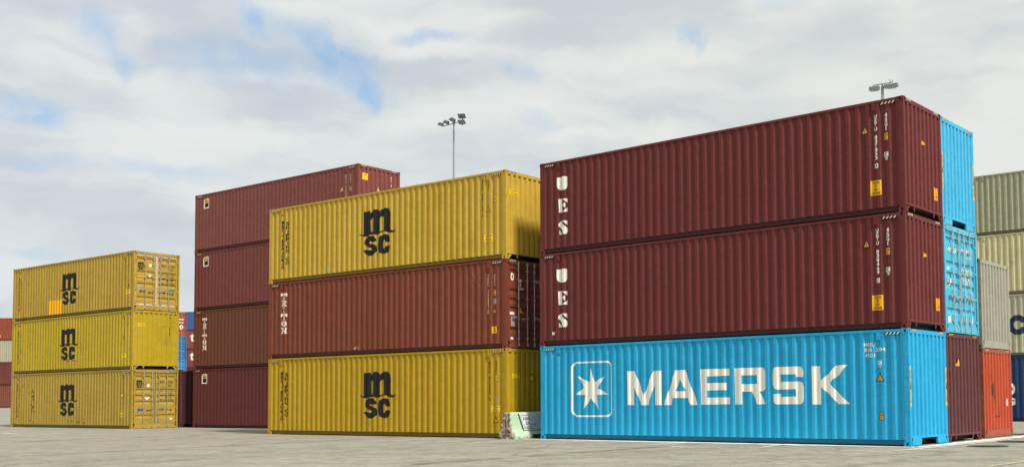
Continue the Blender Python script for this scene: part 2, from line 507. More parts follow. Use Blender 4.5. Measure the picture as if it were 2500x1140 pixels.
def container(name, label, cat, origin, rz, col, seed, H=HC, end='panel', sill='open', rust=0.3, fade=0.25, dirt=0.25, stripes=CREAM, group=None,
              gasket=RUBBER, frame_col=None, simple=False, end_stripes=True, frame_rust=None, kd=1.0):
    t = thing(name, label, cat, origin, rz, group)
    t['_h'] = H; t['_k'] = kd
    SK = [(x, SIDE_OUT + (d - SIDE_OUT) * kd) for x, d in SP]
    M = paint(col, seed, rust, fade, dirt)
    F = paint(frame_col or col, seed + 0.5, rust * 1.25 + 0.05 if frame_rust is None else frame_rust, fade, dirt)
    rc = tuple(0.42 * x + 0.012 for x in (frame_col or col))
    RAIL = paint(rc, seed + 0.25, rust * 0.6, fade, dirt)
    # side panels
    for s in (-1, 1):
        bm = bmesh.new()
        zs = (0.155, H - 0.06)
        sheet(bm, [(x, s * (W / 2 + d), zs[0]) for x, d in SK], [(x, s * (W / 2 + d), zs[1]) for x, d in SK], flip=(s > 0))
        obj('side_panel', bm, M, t)
    # end panels / doors
    for s in ((1, -1) if end == 'panel' else (-1,)):
        bm = bmesh.new()
        sheet(bm, [(s * (L / 2 + d), y, 0.215) for y, d in EP], [(s * (L / 2 + d), y, H - 0.08) for y, d in EP], flip=(s < 0))
        obj('end_panel', bm, M, t)
    bm = bmesh.new()
    box(bm, -L / 2 + 0.05, L / 2 - 0.05, -W / 2 + 0.045, W / 2 - 0.045, H - 0.045, H - 0.012)
    obj('roof', bm, F, t)
    # posts
    for sx in (-1, 1):
        for sy in (-1, 1):
            bm = bmesh.new()
            xa, xb = sorted((sx * (L / 2 - 0.150), sx * L / 2)); ya, yb = sorted((sy * (W / 2 - 0.078), sy * W / 2))
            # folded section: flush outer faces, a return lip set back beside the panel
            box(bm, xa, xb, ya, yb, 0.118, H - 0.118)
            bmesh.ops.bevel(bm, geom=[e for e in bm.edges if abs(e.verts[0].co.z - e.verts[1].co.z) > 1], offset=0.008, segments=2, affect='EDGES')
            obj('corner_post', bm, F, t)
            for z0, z1 in ((0.0, 0.118), (H - 0.118, H)):
                bm = bmesh.new()
                xa, xb = sorted((sx * (L / 2 - 0.178), sx * (L / 2 + 0.003))); ya, yb = sorted((sy * (W / 2 - 0.162), sy * (W / 2 + 0.003)))
                casting(bm, xa, xb, ya, yb, z0, z1, sx, sy)
                obj('corner_casting', bm, [F, TIMBERLESS], t)
    # rails
    for sy in (-1, 1):
        bm = bmesh.new()
        ya, yb = sorted((sy * (W / 2 - 0.060), sy * (W / 2 + 0.001)))
        box(bm, -L / 2 + 0.178, L / 2 - 0.178, ya, yb, H - 0.074, H - 0.008)
        for sx in (-1, 1):
            xa, xb = sorted((sx * (L / 2 - 0.155), sx * (L / 2 - 0.62)))
            y2, y3 = sorted((sy * (W / 2 - 0.03), sy * (W / 2 - 0.001)))
            box(bm, xa, xb, y2, y3, H - 0.150, H - 0.072)
        obj('top_rail', bm, F, t)
        bm = bmesh.new()
        o = lambda a: sy * (W / 2 - a)
        prism(bm, [(o(0.060), 0.160), (o(0.064), 0.052), (o(0.048), 0.046), (o(0.048), 0.036), (o(0.12), 0.036), (o(0.12), 0.055), (o(0.09), 0.06), (o(0.09), 0.160)], 0, -L / 2 + 0.178, L / 2 - 0.178)
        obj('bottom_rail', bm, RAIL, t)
    # headers
    for sx in (-1, 1):
        bm = bmesh.new()
        xa, xb = sorted((sx * (L / 2 - 0.06), sx * (L / 2 - 0.001)))
        box(bm, xa, xb, -W / 2 + 0.162, W / 2 - 0.162, H - (0.118 if end == 'panel' or sx < 0 else 0.150), H - 0.010)
        obj('header', bm, F, t)
    # sills
    for sx in (-1, 1):
        st = sill if sx > 0 else 'closed'
        xa, xb = sorted((sx * (L / 2 - 0.055), sx * (L / 2 - 0.001)))
        xg, xh = sorted((sx * (L / 2 - 0.030), sx * (L / 2 - 0.018)))
        bm = bmesh.new()
        if st == 'open':
            box(bm, xa, xb, -W / 2 + 0.079, W / 2 - 0.079, 0.172, 0.228)
            for sy in (-1, 1):
                y = lambda a: sy * (W / 2 - a)
                prism(bm, [(y(0.162), 0.171), (y(0.33), 0.171), (y(0.165), 0.025)], 0, xg, xh)
                prism(bm, [(y(0.52), 0.171), (y(0.64), 0.171), (y(0.60), 0.045), (y(0.585), 0.045)], 0, xg, xh)
        elif st == 'tunnel':
            box(bm, xa, xb, -W / 2 + 0.079, W / 2 - 0.079, 0.190, 0.240)
            for sy in (-1, 1):
                y = lambda a: sy * (W / 2 - a)
                prism(bm, [(y(0.163), 0.189), (y(0.71), 0.189), (y(0.70), 0.05), (y(0.66), 0.018), (y(0.163), 0.018)], 0, xa, xb - 0.004 if sx > 0 else xb)
        else:
            box(bm, xa, xb, -W / 2 + 0.163, W / 2 - 0.163, 0.018, 0.226)
            if end == 'door' and sx > 0:
                pass
        obj('sill', bm, F, t)
    # floor pan and cross members
    bm = bmesh.new()
    box(bm, -L / 2 + 0.06, L / 2 - 0.06, -W / 2 + 0.06, W / 2 - 0.06, 0.150, 0.170)
    if not simple:
        for i in range(24):
            x = -L / 2 + 0.32 + i * 0.502
            box(bm, x, x + 0.045, -W / 2 + 0.092, W / 2 - 0.092, 0.032, 0.149)
    obj('underframe', bm, TIMBERLESS, t)
    if end == 'door':
        doors(t, H, M, F, gasket)
    # hazard markings near the corners
    def mark(pt, shapes):
        bm = bmesh.new()
        for k, (vs, fs) in enumerate(shapes):
            vv = [bm.verts.new(pt(x, y, 0.0045 + 0.002 * k)) for x, y in vs]
            for f in fs:
                nf = bm.faces.new([vv[i] for i in f]); nf.material_index = k
        obj('hazard_stripes', bm, [BLACK, stripes], t)
    for u0, u1 in ((-0.60, -0.20), (-L + 0.22, -L + 0.60)):
        mark(lambda x, y, l: (L / 2 + x, -W / 2 + 0.001 - l, y), (rect(u0, u1, H - 0.140, H - 0.080), hatch(u0, u1 - 0.01, H - 0.138, H - 0.082, 4, 1.1)))
    if end_stripes:
        for e0, e1 in ((0.19, 0.50), (W - 0.50, W - 0.19)):
            mark(lambda x, y, l: (L / 2 + l, -W / 2 + x, y), (rect(e0, e1, H - 0.075, H - 0.015), hatch(e0, e1 - 0.01, H - 0.073, H - 0.017, 4, 1.1)))
    if not simple:
        for u in (-0.80, -L + 0.78):
            bm = bmesh.new()
            X = L / 2 + u
            box(bm, X - 0.05, X + 0.05, -W / 2 - 0.004, -W / 2 + 0.03, H - 0.27, H - 0.074)
            box(bm, X - 0.032, X + 0.032, -W / 2 - 0.012, -W / 2 - 0.0045, H - 0.255, H - 0.10)
            obj('vent_cover', bm, F, t)
    return t

def doors(t, H, M, F, gasket):
    DP = door_profile(H)
    z0, z1 = 0.235, H - 0.158
    xf = L / 2 - 0.030            # leaf face
    for k, (ya, yb) in enumerate(((-W / 2 + 0.125, -0.014), (0.014, W / 2 - 0.125))):
        bm = bmesh.new()
        fw = 0.065
        box(bm, xf - 0.05, xf, ya, ya + fw, z0, z1)
        box(bm, xf - 0.05, xf, yb - fw, yb, z0, z1)
        box(bm, xf - 0.05, xf - 0.001, ya + fw, yb - fw, z0, z0 + 0.05)
        box(bm, xf - 0.05, xf - 0.001, ya + fw, yb - fw, z1 - 0.05, z1)
        pr = [(z, d) for z, d in DP if z0 + 0.05 < z < z1 - 0.05]
        pr = [(z0 + 0.05, -0.048)] + pr + [(z1 - 0.05, -0.048)]
        sheet(bm, [(L / 2 + d, yb - fw, z) for z, d in pr], [(L / 2 + d, ya + fw, z) for z, d in pr])
        leaf = obj('door', bm, M, t)
        # gasket round the leaf
        bm = bmesh.new()
        for a, b, c, d in ((ya - 0.022, ya - 0.001, z0 - 0.02, z1 + 0.02), (yb + 0.001, yb + 0.013, z0 - 0.02, z1 + 0.02), (ya - 0.001, yb + 0.001, z1 + 0.001, z1 + 0.022), (ya - 0.001, yb + 0.001, z0 - 0.02, z0 - 0.001)):
            box(bm, xf - 0.035, xf - 0.006, a, b, c, d)
        if gasket is PALEGASKET:
            yy = yb if k == 0 else ya
            box(bm, xf + 0.001, xf + 0.012, min(yy, yy + (-0.05 if k == 0 else 0.03)), max(yy, yy + (-0.05 if k == 0 else 0.03)), z0, z1)
            box(bm, xf + 0.001, xf + 0.010, ya + 0.02, yb - 0.06, z1 - 0.075, z1 - 0.004)
            box(bm, xf + 0.001, xf + 0.010, ya + 0.02, yb - 0.10, z0 + 0.004, z0 + 0.085)
        obj('gasket', bm, gasket, leaf)
        inner = ya if k == 1 else yb
        for r in ((0.42, 0.02), (0.0, 0.02)):
            pass
        rods = (-W / 2 + 0.60, -W / 2 + 1.04) if k == 0 else (-W / 2 + 1.40, -W / 2 + 1.84)
        for ry in rods:
            bm = bmesh.new()
            cyl(bm, (xf + 0.040, ry, 0.10), (xf + 0.040, ry, H - 0.05), 0.018, seg=10)
            for zz, dz in ((0.12, 0.09), (H - 0.13, 0.09)):
                box(bm, xf + 0.012, xf + 0.062, ry - 0.034, ry + 0.034, zz - dz / 2, zz + dz / 2)
            for zz in (0.33, 0.95, 1.62, 2.25, H - 0.34):
                if zz < H - 0.2:
                    box(bm, xf + 0.001, xf + 0.054, ry - 0.045, ry + 0.045, zz - 0.022, zz + 0.022)
            rod = obj('lock_rod', bm, ZINC, leaf)
            bm = bmesh.new()
            s = -1 if k == 0 else 1
            zh = 1.02 if ry == rods[0] else 0.98
            box(bm, xf + 0.060, xf + 0.078, min(ry, ry + s * 0.30), max(ry, ry + s * 0.30), zh - 0.016, zh + 0.016)
            box(bm, xf + 0.052, xf + 0.070, ry - 0.030, ry + 0.030, zh - 0.05, zh + 0.05)
            box(bm, xf + 0.001, xf + 0.066, ry + s * 0.22 - 0.03, ry + s * 0.22 + 0.03, zh - 0.07, zh - 0.02)
            obj('handle', bm, ZINC, rod)
        ho = ya if k == 0 else yb
        s = -1 if k == 0 else 1
        bm = bmesh.new()
        for zz in (0.36, 1.0, 1.72, H - 0.42):
            a, b = sorted((ho + s * (-0.05), ho + s * 0.085))
            box(bm, xf + 0.001, xf + 0.018, a, b, zz - 0.028, zz + 0.028)
            cyl(bm, (xf + 0.020, ho + s * 0.035, zz - 0.055), (xf + 0.020, ho + s * 0.035, zz + 0.055), 0.015, seg=8)
        obj('hinges', bm, F, leaf)

# ------------------------------------------------------------------ artwork
MSC_LOGO = loops([
 [(-6.754,2.232),(-6.420,2.241),(-6.420,2.152),(-6.331,2.227),(-6.201,2.265),(-6.062,2.259),(-5.956,2.206),(-5.923,2.167),(-5.832,2.235),(-5.658,2.269),(-5.512,2.237),(-5.411,2.163),(-5.365,2.030),(-5.373,1.591),(-5.358,1.450),(-5.259,1.427),(-5.178,1.454),(-5.165,1.473),(-5.129,1.469),(-5.146,1.407),(-5.227,1.364),(-5.372,1.353),(-5.508,1.379),(-5.622,1.430),(-5.745,1.444),(-5.828,1.432),(-5.910,1.383),(-6.034,1.346),(-6.173,1.360),(-6.266,1.392),(-6.359,1.399),(-6.453,1.362),(-6.593,1.334),(-6.758,1.342),(-6.900,1.379),(-6.995,1.431),(-6.957,1.443),(-6.853,1.410),(-6.749,1.409)],
 [(-6.397,1.476),(-6.414,1.890),(-6.377,1.960),(-6.316,1.978),(-6.269,1.945),(-6.255,1.856),(-6.262,1.459),(-6.327,1.475)],
 [(-5.915,1.440),(-5.917,1.882),(-5.885,1.961),(-5.807,1.985),(-5.739,1.952),(-5.715,1.863),(-5.713,1.469),(-5.805,1.470)],
 [(-6.709,1.160),(-6.663,1.271),(-6.499,1.334),(-6.359,1.339),(-6.219,1.300),(-6.126,1.204),(-6.112,1.118),(-6.358,1.110),(-6.395,1.142),(-6.451,1.120),(-6.441,1.063),(-6.311,1.030),(-6.157,0.992),(-6.078,0.887),(-6.091,0.761),(-6.193,0.682),(-6.369,0.618),(-6.518,0.633),(-6.659,0.697),(-6.764,0.850),(-6.557,0.850),(-6.449,0.815),(-6.356,0.834),(-6.356,0.888),(-6.473,0.929),(-6.638,0.984),(-6.709,1.064)],
 [(-5.393,1.043),(-5.620,1.044),(-5.643,1.116),(-5.698,1.154),(-5.757,1.123),(-5.789,1.044),(-5.788,0.871),(-5.756,0.808),(-5.687,0.808),(-5.642,0.855),(-5.619,0.902),(-5.379,0.902),(-5.414,0.777),(-5.505,0.683),(-5.641,0.636),(-5.801,0.645),(-5.939,0.698),(-6.018,0.808),(-6.037,0.966),(-6.010,1.156),(-5.919,1.275),(-5.758,1.328),(-5.576,1.317),(-5.453,1.247),(-5.393,1.137)]
])
def _sc(sh, u0, u1, v0, v1):
    xs = [p[0] for p in sh[0]]; ys = [p[1] for p in sh[0]]
    a, b, c, d = min(xs), max(xs), min(ys), max(ys)
    return [(u0 + (x - a) / (b - a) * (u1 - u0), v0 + (y - c) / (d - c) * (v1 - v0)) for x, y in sh[0]], sh[1]
MAERSK = join(
 loops([[(-8.743,2.036),(-8.473,2.035),(-8.144,1.330),(-7.801,2.028),(-7.517,2.030),(-7.520,1.037),(-7.752,1.038),(-7.754,1.634),(-7.989,1.039),(-8.243,1.040),(-8.496,1.575),(-8.503,1.041),(-8.737,1.042)]]),
 loops([[(-7.012,2.023),(-6.677,2.028),(-6.250,1.040),(-6.505,1.037),(-6.585,1.233),(-7.107,1.237),(-7.178,1.036),(-7.434,1.037)], [(-6.853,1.786),(-7.020,1.430),(-6.668,1.426)]]),
 loops([[(-6.163,2.033),(-5.198,2.030),(-5.201,1.838),(-5.934,1.825),(-5.932,1.643),(-5.304,1.643),(-5.303,1.440),(-5.936,1.433),(-5.931,1.240),(-5.194,1.244),(-5.190,1.053),(-6.149,1.042)]]),
 loops([[(-5.047,2.037),(-4.184,2.033),(-4.103,2.007),(-4.058,1.905),(-4.062,1.481),(-4.103,1.421),(-4.173,1.392),(-4.255,1.391),(-4.068,1.048),(-4.320,1.045),(-4.502,1.389),(-4.800,1.389),(-4.794,1.045),(-5.035,1.042)], [(-4.809,1.830),(-4.317,1.834),(-4.310,1.596),(-4.804,1.594)]]),
 loops([[(-3.138,1.761),(-2.916,1.751),(-2.908,1.918),(-2.959,2.008),(-3.021,2.034),(-3.767,2.033),(-3.837,1.970),(-3.851,1.840),(-3.850,1.559),(-3.801,1.468),(-3.721,1.432),(-3.144,1.439),(-3.133,1.251),(-3.604,1.239),(-3.609,1.325),(-3.843,1.318),(-3.841,1.167),(-3.808,1.087),(-3.740,1.042),(-3.019,1.043),(-2.929,1.092),(-2.905,1.190),(-2.905,1.505),(-2.941,1.604),(-3.018,1.639),(-3.603,1.639),(-3.611,1.829),(-3.141,1.829)]]),
 loops([[(-2.668,2.025),(-2.428,2.028),(-2.414,1.650),(-2.129,1.881),(-1.987,2.028),(-1.649,2.042),(-1.767,1.940),(-1.876,1.798),(-2.070,1.676),(-2.157,1.575),(-2.012,1.415),(-1.825,1.239),(-1.609,1.041),(-1.935,1.038),(-2.122,1.242),(-2.290,1.379),(-2.407,1.482),(-2.406,1.035),(-2.662,1.032)]])
)
STAR = loops([[(-10.143,2.179),(-10.007,1.737),(-9.617,1.916),(-9.883,1.559),(-9.466,1.371),(-9.923,1.347),(-9.837,0.909),(-10.144,1.261),(-10.435,0.916),(-10.354,1.351),(-10.753,1.370),(-10.410,1.587),(-10.658,1.937),(-10.209,1.740)]])
FRAME = loops([
 [(-10.752,2.364),(-9.492,2.366),(-9.381,2.311),(-9.338,2.208),(-9.334,0.837),(-9.398,0.736),(-9.510,0.692),(-10.747,0.689),(-10.883,0.777),(-10.933,0.851),(-10.930,2.220),(-10.850,2.322)],
 [(-10.713,2.319),(-9.511,2.315),(-9.426,2.269),(-9.390,2.195),(-9.386,0.851),(-9.435,0.779),(-9.528,0.741),(-10.719,0.739),(-10.824,0.822),(-10.862,0.881),(-10.859,2.203),(-10.792,2.276)]
])
UES = join(
 loops([[(-11.482,2.366),(-11.305,2.370),(-11.306,1.953),(-11.397,1.977),(-11.468,2.055),(-11.484,2.148)]]),
 loops([[(-11.276,2.384),(-11.072,2.366),(-11.068,2.058),(-11.123,1.975),(-11.194,1.951),(-11.275,1.962)]]),
 loops([[(-11.428,1.687),(-11.279,1.684),(-11.271,1.252),(-11.414,1.260)]]),
 loops([[(-11.253,1.680),(-11.068,1.670),(-11.065,1.526)]]),
 loops([[(-11.255,1.476),(-11.169,1.556),(-11.145,1.508),(-11.151,1.383)]]),
 loops([[(-11.257,1.269),(-11.066,1.400),(-11.067,1.256)]]),
 loops([[(-11.309,0.985),(-11.238,0.870),(-11.085,0.754),(-11.058,0.653),(-11.110,0.568),(-11.217,0.561),(-11.311,0.715),(-11.429,0.836),(-11.429,0.908),(-11.380,0.966)]]),
 loops([[(-11.268,0.994),(-11.083,0.979),(-11.078,0.834)]]),
 loops([[(-11.411,0.707),(-11.272,0.567),(-11.405,0.562)]])
)
TRITON = join(
 loops([[(-11.455,2.482),(-11.110,2.476),(-11.108,2.360),(-11.168,2.359),(-11.179,2.406),(-11.225,2.417),(-11.236,2.277),(-11.210,2.239),(-11.392,2.245),(-11.379,2.278),(-11.340,2.284),(-11.329,2.416),(-11.381,2.419),(-11.401,2.374),(-11.459,2.374)]]),
 loops([[(-11.435,2.210),(-11.210,2.210),(-11.139,2.172),(-11.156,2.099),(-11.208,2.077),(-11.163,2.041),(-11.121,1.973),(-11.258,1.981),(-11.267,2.064),(-11.304,2.083),(-11.310,2.000),(-11.297,1.980),(-11.432,1.982),(-11.396,2.013),(-11.383,2.170)], [(-11.313,2.166),(-11.235,2.170),(-11.222,2.136),(-11.252,2.121),(-11.312,2.125)]]),
 loops([[(-11.380,1.955),(-11.214,1.948),(-11.213,1.912),(-11.257,1.906),(-11.255,1.757),(-11.211,1.747),(-11.211,1.722),(-11.385,1.726),(-11.333,1.753),(-11.335,1.919),(-11.380,1.925)]]),
 loops([[(-11.444,1.696),(-11.100,1.691),(-11.098,1.576),(-11.157,1.574),(-11.168,1.620),(-11.215,1.631),(-11.226,1.491),(-11.200,1.454),(-11.381,1.458),(-11.369,1.490),(-11.330,1.497),(-11.318,1.628),(-11.370,1.631),(-11.391,1.586),(-11.448,1.585)]]),
 loops([[(-11.316,1.430),(-11.199,1.424),(-11.134,1.363),(-11.132,1.248),(-11.196,1.198),(-11.339,1.194),(-11.404,1.244),(-11.431,1.311),(-11.406,1.393)], [(-11.302,1.379),(-11.340,1.323),(-11.327,1.265),(-11.275,1.246),(-11.223,1.285),(-11.224,1.343),(-11.258,1.382)]]),
 loops([[(-11.447,1.160),(-11.325,1.166),(-11.194,1.044),(-11.195,1.135),(-11.235,1.162),(-11.093,1.163),(-11.136,1.124),(-11.134,0.967),(-11.090,0.924),(-11.206,0.929),(-11.350,1.059),(-11.341,0.976),(-11.335,0.930),(-11.444,0.931),(-11.401,0.971),(-11.403,1.120)]])
)

def tri(uc, v0, wd, h, face='x'):
    return poly([(uc - wd / 2, v0), (uc + wd / 2, v0), (uc, v0 + h)])

def warning_triangle(t, face, uc, v0, wd=0.22, h=0.22):
    i = wd * 0.13
    decal(t, face, 'warning_sticker', [(tri(uc, v0, wd, h), BLACK, 0.004), (tri(uc, v0 + i * 0.62, wd - i * 2.3, h - i * 2.0), ORG, 0.006),
                                       (text('WARN\nHIGH', uc - wd * 0.12, uc + wd * 0.12, v0 + h * 0.17, v0 + h * 0.42), SOFTBLACK, 0.008)])

def plate(t, face, name, u0, u1, v0, v1, col, body=None, border=None, inkm=BLACK, rot=False, pad=0.12, bold=0.01):
    lay = []
    if border:
        b = 0.014
        lay.append((rect(u0 - b, u1 + b, v0 - b, v1 + b), border, 0.003))
    lay.append((rect(u0, u1, v0, v1), col, 0.005))
    if body:
        pu, pv = (u1 - u0) * pad, (v1 - v0) * pad
        lay.append((text(body, u0 + pu, u1 - pu, v0 + pv, v1 - pv, bold, 1.0, rot), inkm, 0.007))
    return decal(t, face, name, lay)

def place(corner, ang, level, H=HC, z0=0.0, hs=None):
    """world origin of a container from its stack's near bottom corner"""
    rj = random.Random(corner[0] * 31 + level * 7.7)
    corner = (corner[0] + (rj.uniform(-0.014, 0.014) if level else 0), corner[1] + (rj.uniform(-0.012, 0.012) if level else 0))
    a = R_(ang + (rj.uniform(-0.05, 0.05) if level else 0))
    ax, bx = (cos(a), sin(a)), (-sin(a), cos(a))
    z = z0 + (sum(hs[:level]) if hs else level * H)
    return (corner[0] - ax[0] * L / 2 + bx[0] * W / 2, corner[1] - ax[1] * L / 2 + bx[1] * W / 2, z), a

# ------------------------------------------------------------------ ground
def ground_z(x, y):
    f = min(1, max(0, (y - 75) / 55)); return 0.8 * f * f * (3 - 2 * f)

bm = bmesh.new()
xs = [-900, -500, -300, -200, -140, -100, -70, -45, -25, -10, 0, 10, 25, 45, 70, 100, 160, 300, 900]
ys = [-300, -60, -20, 0, 15, 30, 45, 60, 75, 82, 89, 96, 103, 110, 117, 124, 131, 150, 200, 400, 900, 1600]
gv = [[bm.verts.new((x, y, ground_z(x, y))) for x in xs] for y in ys]
for j in range(len(ys) - 1):
    for i in range(len(xs) - 1):
        bm.faces.new((gv[j][i], gv[j][i + 1], gv[j + 1][i + 1], gv[j + 1][i]))
gm, t, b = new_mat('yard_concrete')
tc = t.n('ShaderNodeTexCoord'); v = tc.outputs['Object']
big = t.noise(v, 0.10, 5, 0.6); mid = t.noise(v, 0.9, 6, 0.65); finen = t.noise(v, 14, 6, 0.75)
tracks = t.noise(t.vm('MULTIPLY', v, (0.35, 1.6, 1)), 1.0, 5, 0.65)
c = t.mix(t.ramp(big, 0.35, 0.65), (0.385, 0.362, 0.285), (0.320, 0.302, 0.240))
c = t.mix(t.ramp(mid, 0.42, 0.66, 0, 0.75), c, (0.235, 0.225, 0.185))
c = t.mix(t.ramp(tracks, 0.52, 0.70, 0, 0.45), c, (0.44, 0.425, 0.355))
c = t.mix(t.ramp(finen, 0.42, 0.72, 0, 0.75), c, (0.20, 0.19, 0.16))
c = t.mix(t.ramp(t.noise(v, 38, 3, 0.7), 0.62, 0.72, 0, 0.5), c, (0.50, 0.48, 0.40))
blot = t.noise(t.vm('ADD', v, (13, 4, 0)), 0.28, 6, 0.7)
c = t.mix(t.ramp(blot, 0.55, 0.70, 0, 0.25), c, (0.17, 0.162, 0.14))
grit = t.noise(t.vm('ADD', v, (3, 41, 0)), 3.2, 5, 0.75)
c = t.mix(t.ramp(grit, 0.50, 0.66, 0, 0.55), c, (0.19, 0.182, 0.155))
c = t.mix(t.ramp(grit, 0.46, 0.34, 0, 0.5), c, (0.47, 0.455, 0.385))
vor = t.n('ShaderNodeTexVoronoi', feature='DISTANCE_TO_EDGE'); vor.inputs['Scale'].default_value = 0.16
vd = t.n('ShaderNodeVectorMath', operation='ADD'); t.l(v, vd.inputs[0])
vn = t.n('ShaderNodeTexNoise'); vn.inputs['Scale'].default_value = 0.7; vn.inputs['Detail'].default_value = 5; t.l(v, vn.inputs['Vector']); t.l(vn.outputs['Color'], vd.inputs[1])
t.l(vd.outputs[0], vor.inputs['Vector'])
c = t.mix(t.ramp(vor.outputs[0], 0.010, 0.002, 0, 0.28), c, (0.09, 0.085, 0.075))
sp_ = t.n('ShaderNodeSeparateXYZ'); t.l(v, sp_.inputs[0]); gx, gy = sp_.outputs[0], sp_.outputs[1]
wob = t.m('MULTIPLY', t.m('SUBTRACT', t.noise(v, 0.5, 4, 0.6), 0.5), 1.1)
def seam(px, py, ang, wd, st):
    nx, ny = -sin(R_(ang)), cos(R_(ang))
    d = t.m('ADD', t.m('ADD', t.m('MULTIPLY', gx, nx), t.m('MULTIPLY', gy, ny)), -(px * nx + py * ny))
    d = t.m('ABSOLUTE', t.m('ADD', d, wob))
    return t.ramp(d, wd, wd * 0.2, 0, st)
sm = None
for a in ((-12.9, 28.3, 58.5, 0.35, 0.75), (-19.4, 36.8, 56, 0.5, 0.7), (-9, 24, 52, 0.22, 0.45), (-10.6, 24.8, 52, 0.22, 0.45), (2.2, 20.5, 35, 0.2, 0.4), (-1.3, 24.6, 54, 0.30, 0.8), (-6, 20, 40, 0.3, 0.4), (6.0, 22, 55, 0.25, 0.4)):
    q = seam(*a); sm = q if sm is None else t.m('MAXIMUM', sm, q)
sm = t.m('MULTIPLY', sm, t.ramp(t.noise(v, 0.8, 5, 0.7), 0.36, 0.6))
c = t.mix(sm, c, (0.12, 0.115, 0.10))
t.l(c, b.inputs['Base Color']); b.inputs['Roughness'].default_value = 0.9; b.inputs['Specular IOR Level'].default_value = 0.2
bp = t.n('ShaderNodeBump'); bp.inputs['Distance'].default_value = 0.10; t.l(mid, bp.inputs['Height'])
bp2 = t.n('ShaderNodeBump'); bp2.inputs['Distance'].default_value = 0.022; t.l(finen, bp2.inputs['Height']); t.l(bp.outputs[0], bp2.inputs['Normal'])
t.l(bp2.outputs[0], b.inputs['Normal'])
g = obj('ground', bm, gm); g['kind'] = 'structure'

# painted slot marks
pm, t, b = new_mat('road_paint')
tc = t.n('ShaderNodeTexCoord')
t.l(t.mix(t.ramp(t.noise(tc.outputs['Object'], 5, 5, 0.7), 0.42, 0.62), (0.78, 0.76, 0.66), (0.50, 0.48, 0.38)), b.inputs['Base Color']); b.inputs['Roughness'].default_value = 0.8
yp, t, b = new_mat('yellow_road_paint')
tc = t.n('ShaderNodeTexCoord')
t.l(t.mix(t.ramp(t.noise(tc.outputs['Object'], 5, 5, 0.7), 0.42, 0.62), (0.46, 0.43, 0.28), (0.34, 0.33, 0.26)), b.inputs['Base Color']); b.inputs['Roughness'].default_value = 0.8
wmat = ink('fresh_white_road_paint', (0.86, 0.85, 0.78), 0.6, 0.8)
def marking(x0, y0, x1, y1, wd=0.09, mat=None, z=0.004, seed=0):
    rnd = random.Random(seed); d = Vector((x1 - x0, y1 - y0)); n = Vector((-d.y, d.x)).normalized(); k = max(2, int(d.length / 0.25))
    A, B = [], []
    for i in range(k + 1):
        p = Vector((x0, y0)) + d * (i / k); ta = min(1, 3 * min(i, k - i) / k + 0.25)
        wa, wb = wd / 2 * ta * rnd.uniform(.7, 1.2), wd / 2 * ta * rnd.uniform(.7, 1.2)
        A.append((p.x - n.x * wa, p.y - n.y * wa, z)); B.append((p.x + n.x * wb, p.y + n.y * wb, z))
    bm = bmesh.new(); sheet(bm, A, B)
    o = obj('ground_marking', bm, mat or pm); o['kind'] = 'structure'
CC, CA = (6.903, 26.333), -37.77
ca, cb = Vector((cos(R_(CA)), sin(R_(CA)))), Vector((-sin(R_(CA)), cos(R_(CA))))
def cpt(a, b_):
    p = Vector(CC) + ca * a + cb * b_; return p.x, p.y
marking(*cpt(-L - 1.0, -0.27), *cpt(0.45, -0.29), 0.46, wmat, seed=1)
marking(*cpt(0.27, -0.45), *cpt(0.27, 14.0), 0.42, wmat, seed=2)
for i, q in enumerate([(-7.25, 33.41, -6.02, 34.30), (-5.83, 32.13, -3.75, 30.90), (-1.87, 30.62, -1.07, 31.61), (-1.42, 30.80, -0.58, 31.20), (0.56, 28.47, 1.70, 29.9), (0.96, 27.89, 1.63, 26.82), (3.25, 26.48, 3.98, 27.97), (3.98, 27.97, 4.46, 27.14), (5.66, 23.79, 11.29, 30.76), (4.85, 24.70, 5.66, 23.79), (6.26, 24.43, 7.22, 24.63), (-27.38, 46.99, -24.9, 44.2), (-23.88, 43.85, -23.6, 45.3), (-21.81, 42.77, -20.58, 42.92), (-18.70, 42.39, -17.55, 42.06), (-17.00, 39.21, -16.58, 40.85), (-14.23, 37.28, -13.51, 38.29), (-11.96, 35.95, -11.50, 36.96)]):
    marking(*q, 0.17, z=0.008, seed=10 + i)
marking(5.6, 17.9, 9.5, 22.6, 0.14, yp, z=0.008, seed=40)
NEARBLACK = plain('near_black_patch', (0.010, 0.010, 0.010), 0.95)  # flat near-black lens shapes laid just above the concrete
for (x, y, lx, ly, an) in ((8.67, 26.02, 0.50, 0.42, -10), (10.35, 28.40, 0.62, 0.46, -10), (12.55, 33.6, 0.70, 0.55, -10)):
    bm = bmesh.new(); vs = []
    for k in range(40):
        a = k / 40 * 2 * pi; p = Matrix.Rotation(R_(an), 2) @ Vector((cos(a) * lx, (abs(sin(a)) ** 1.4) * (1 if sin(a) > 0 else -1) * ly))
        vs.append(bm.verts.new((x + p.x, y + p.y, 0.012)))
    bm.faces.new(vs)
    o = obj('ground_patch', bm, NEARBLACK); o['kind'] = 'structure'

# ------------------------------------------------------------------ container stacks
UESC = (0.140, 0.029, 0.027)
BLUE = (0.020, 0.37, 0.64)
MUST = (0.50, 0.325, 0.034)
MUSTB = (0.44, 0.275, 0.012)
MUSTA = (0.43, 0.285, 0.038)
MUSTG = (0.45, 0.32, 0.018)
TRI = (0.195, 0.050, 0.026)
FLO = (0.145, 0.044, 0.042)
CAT = 'shipping container'

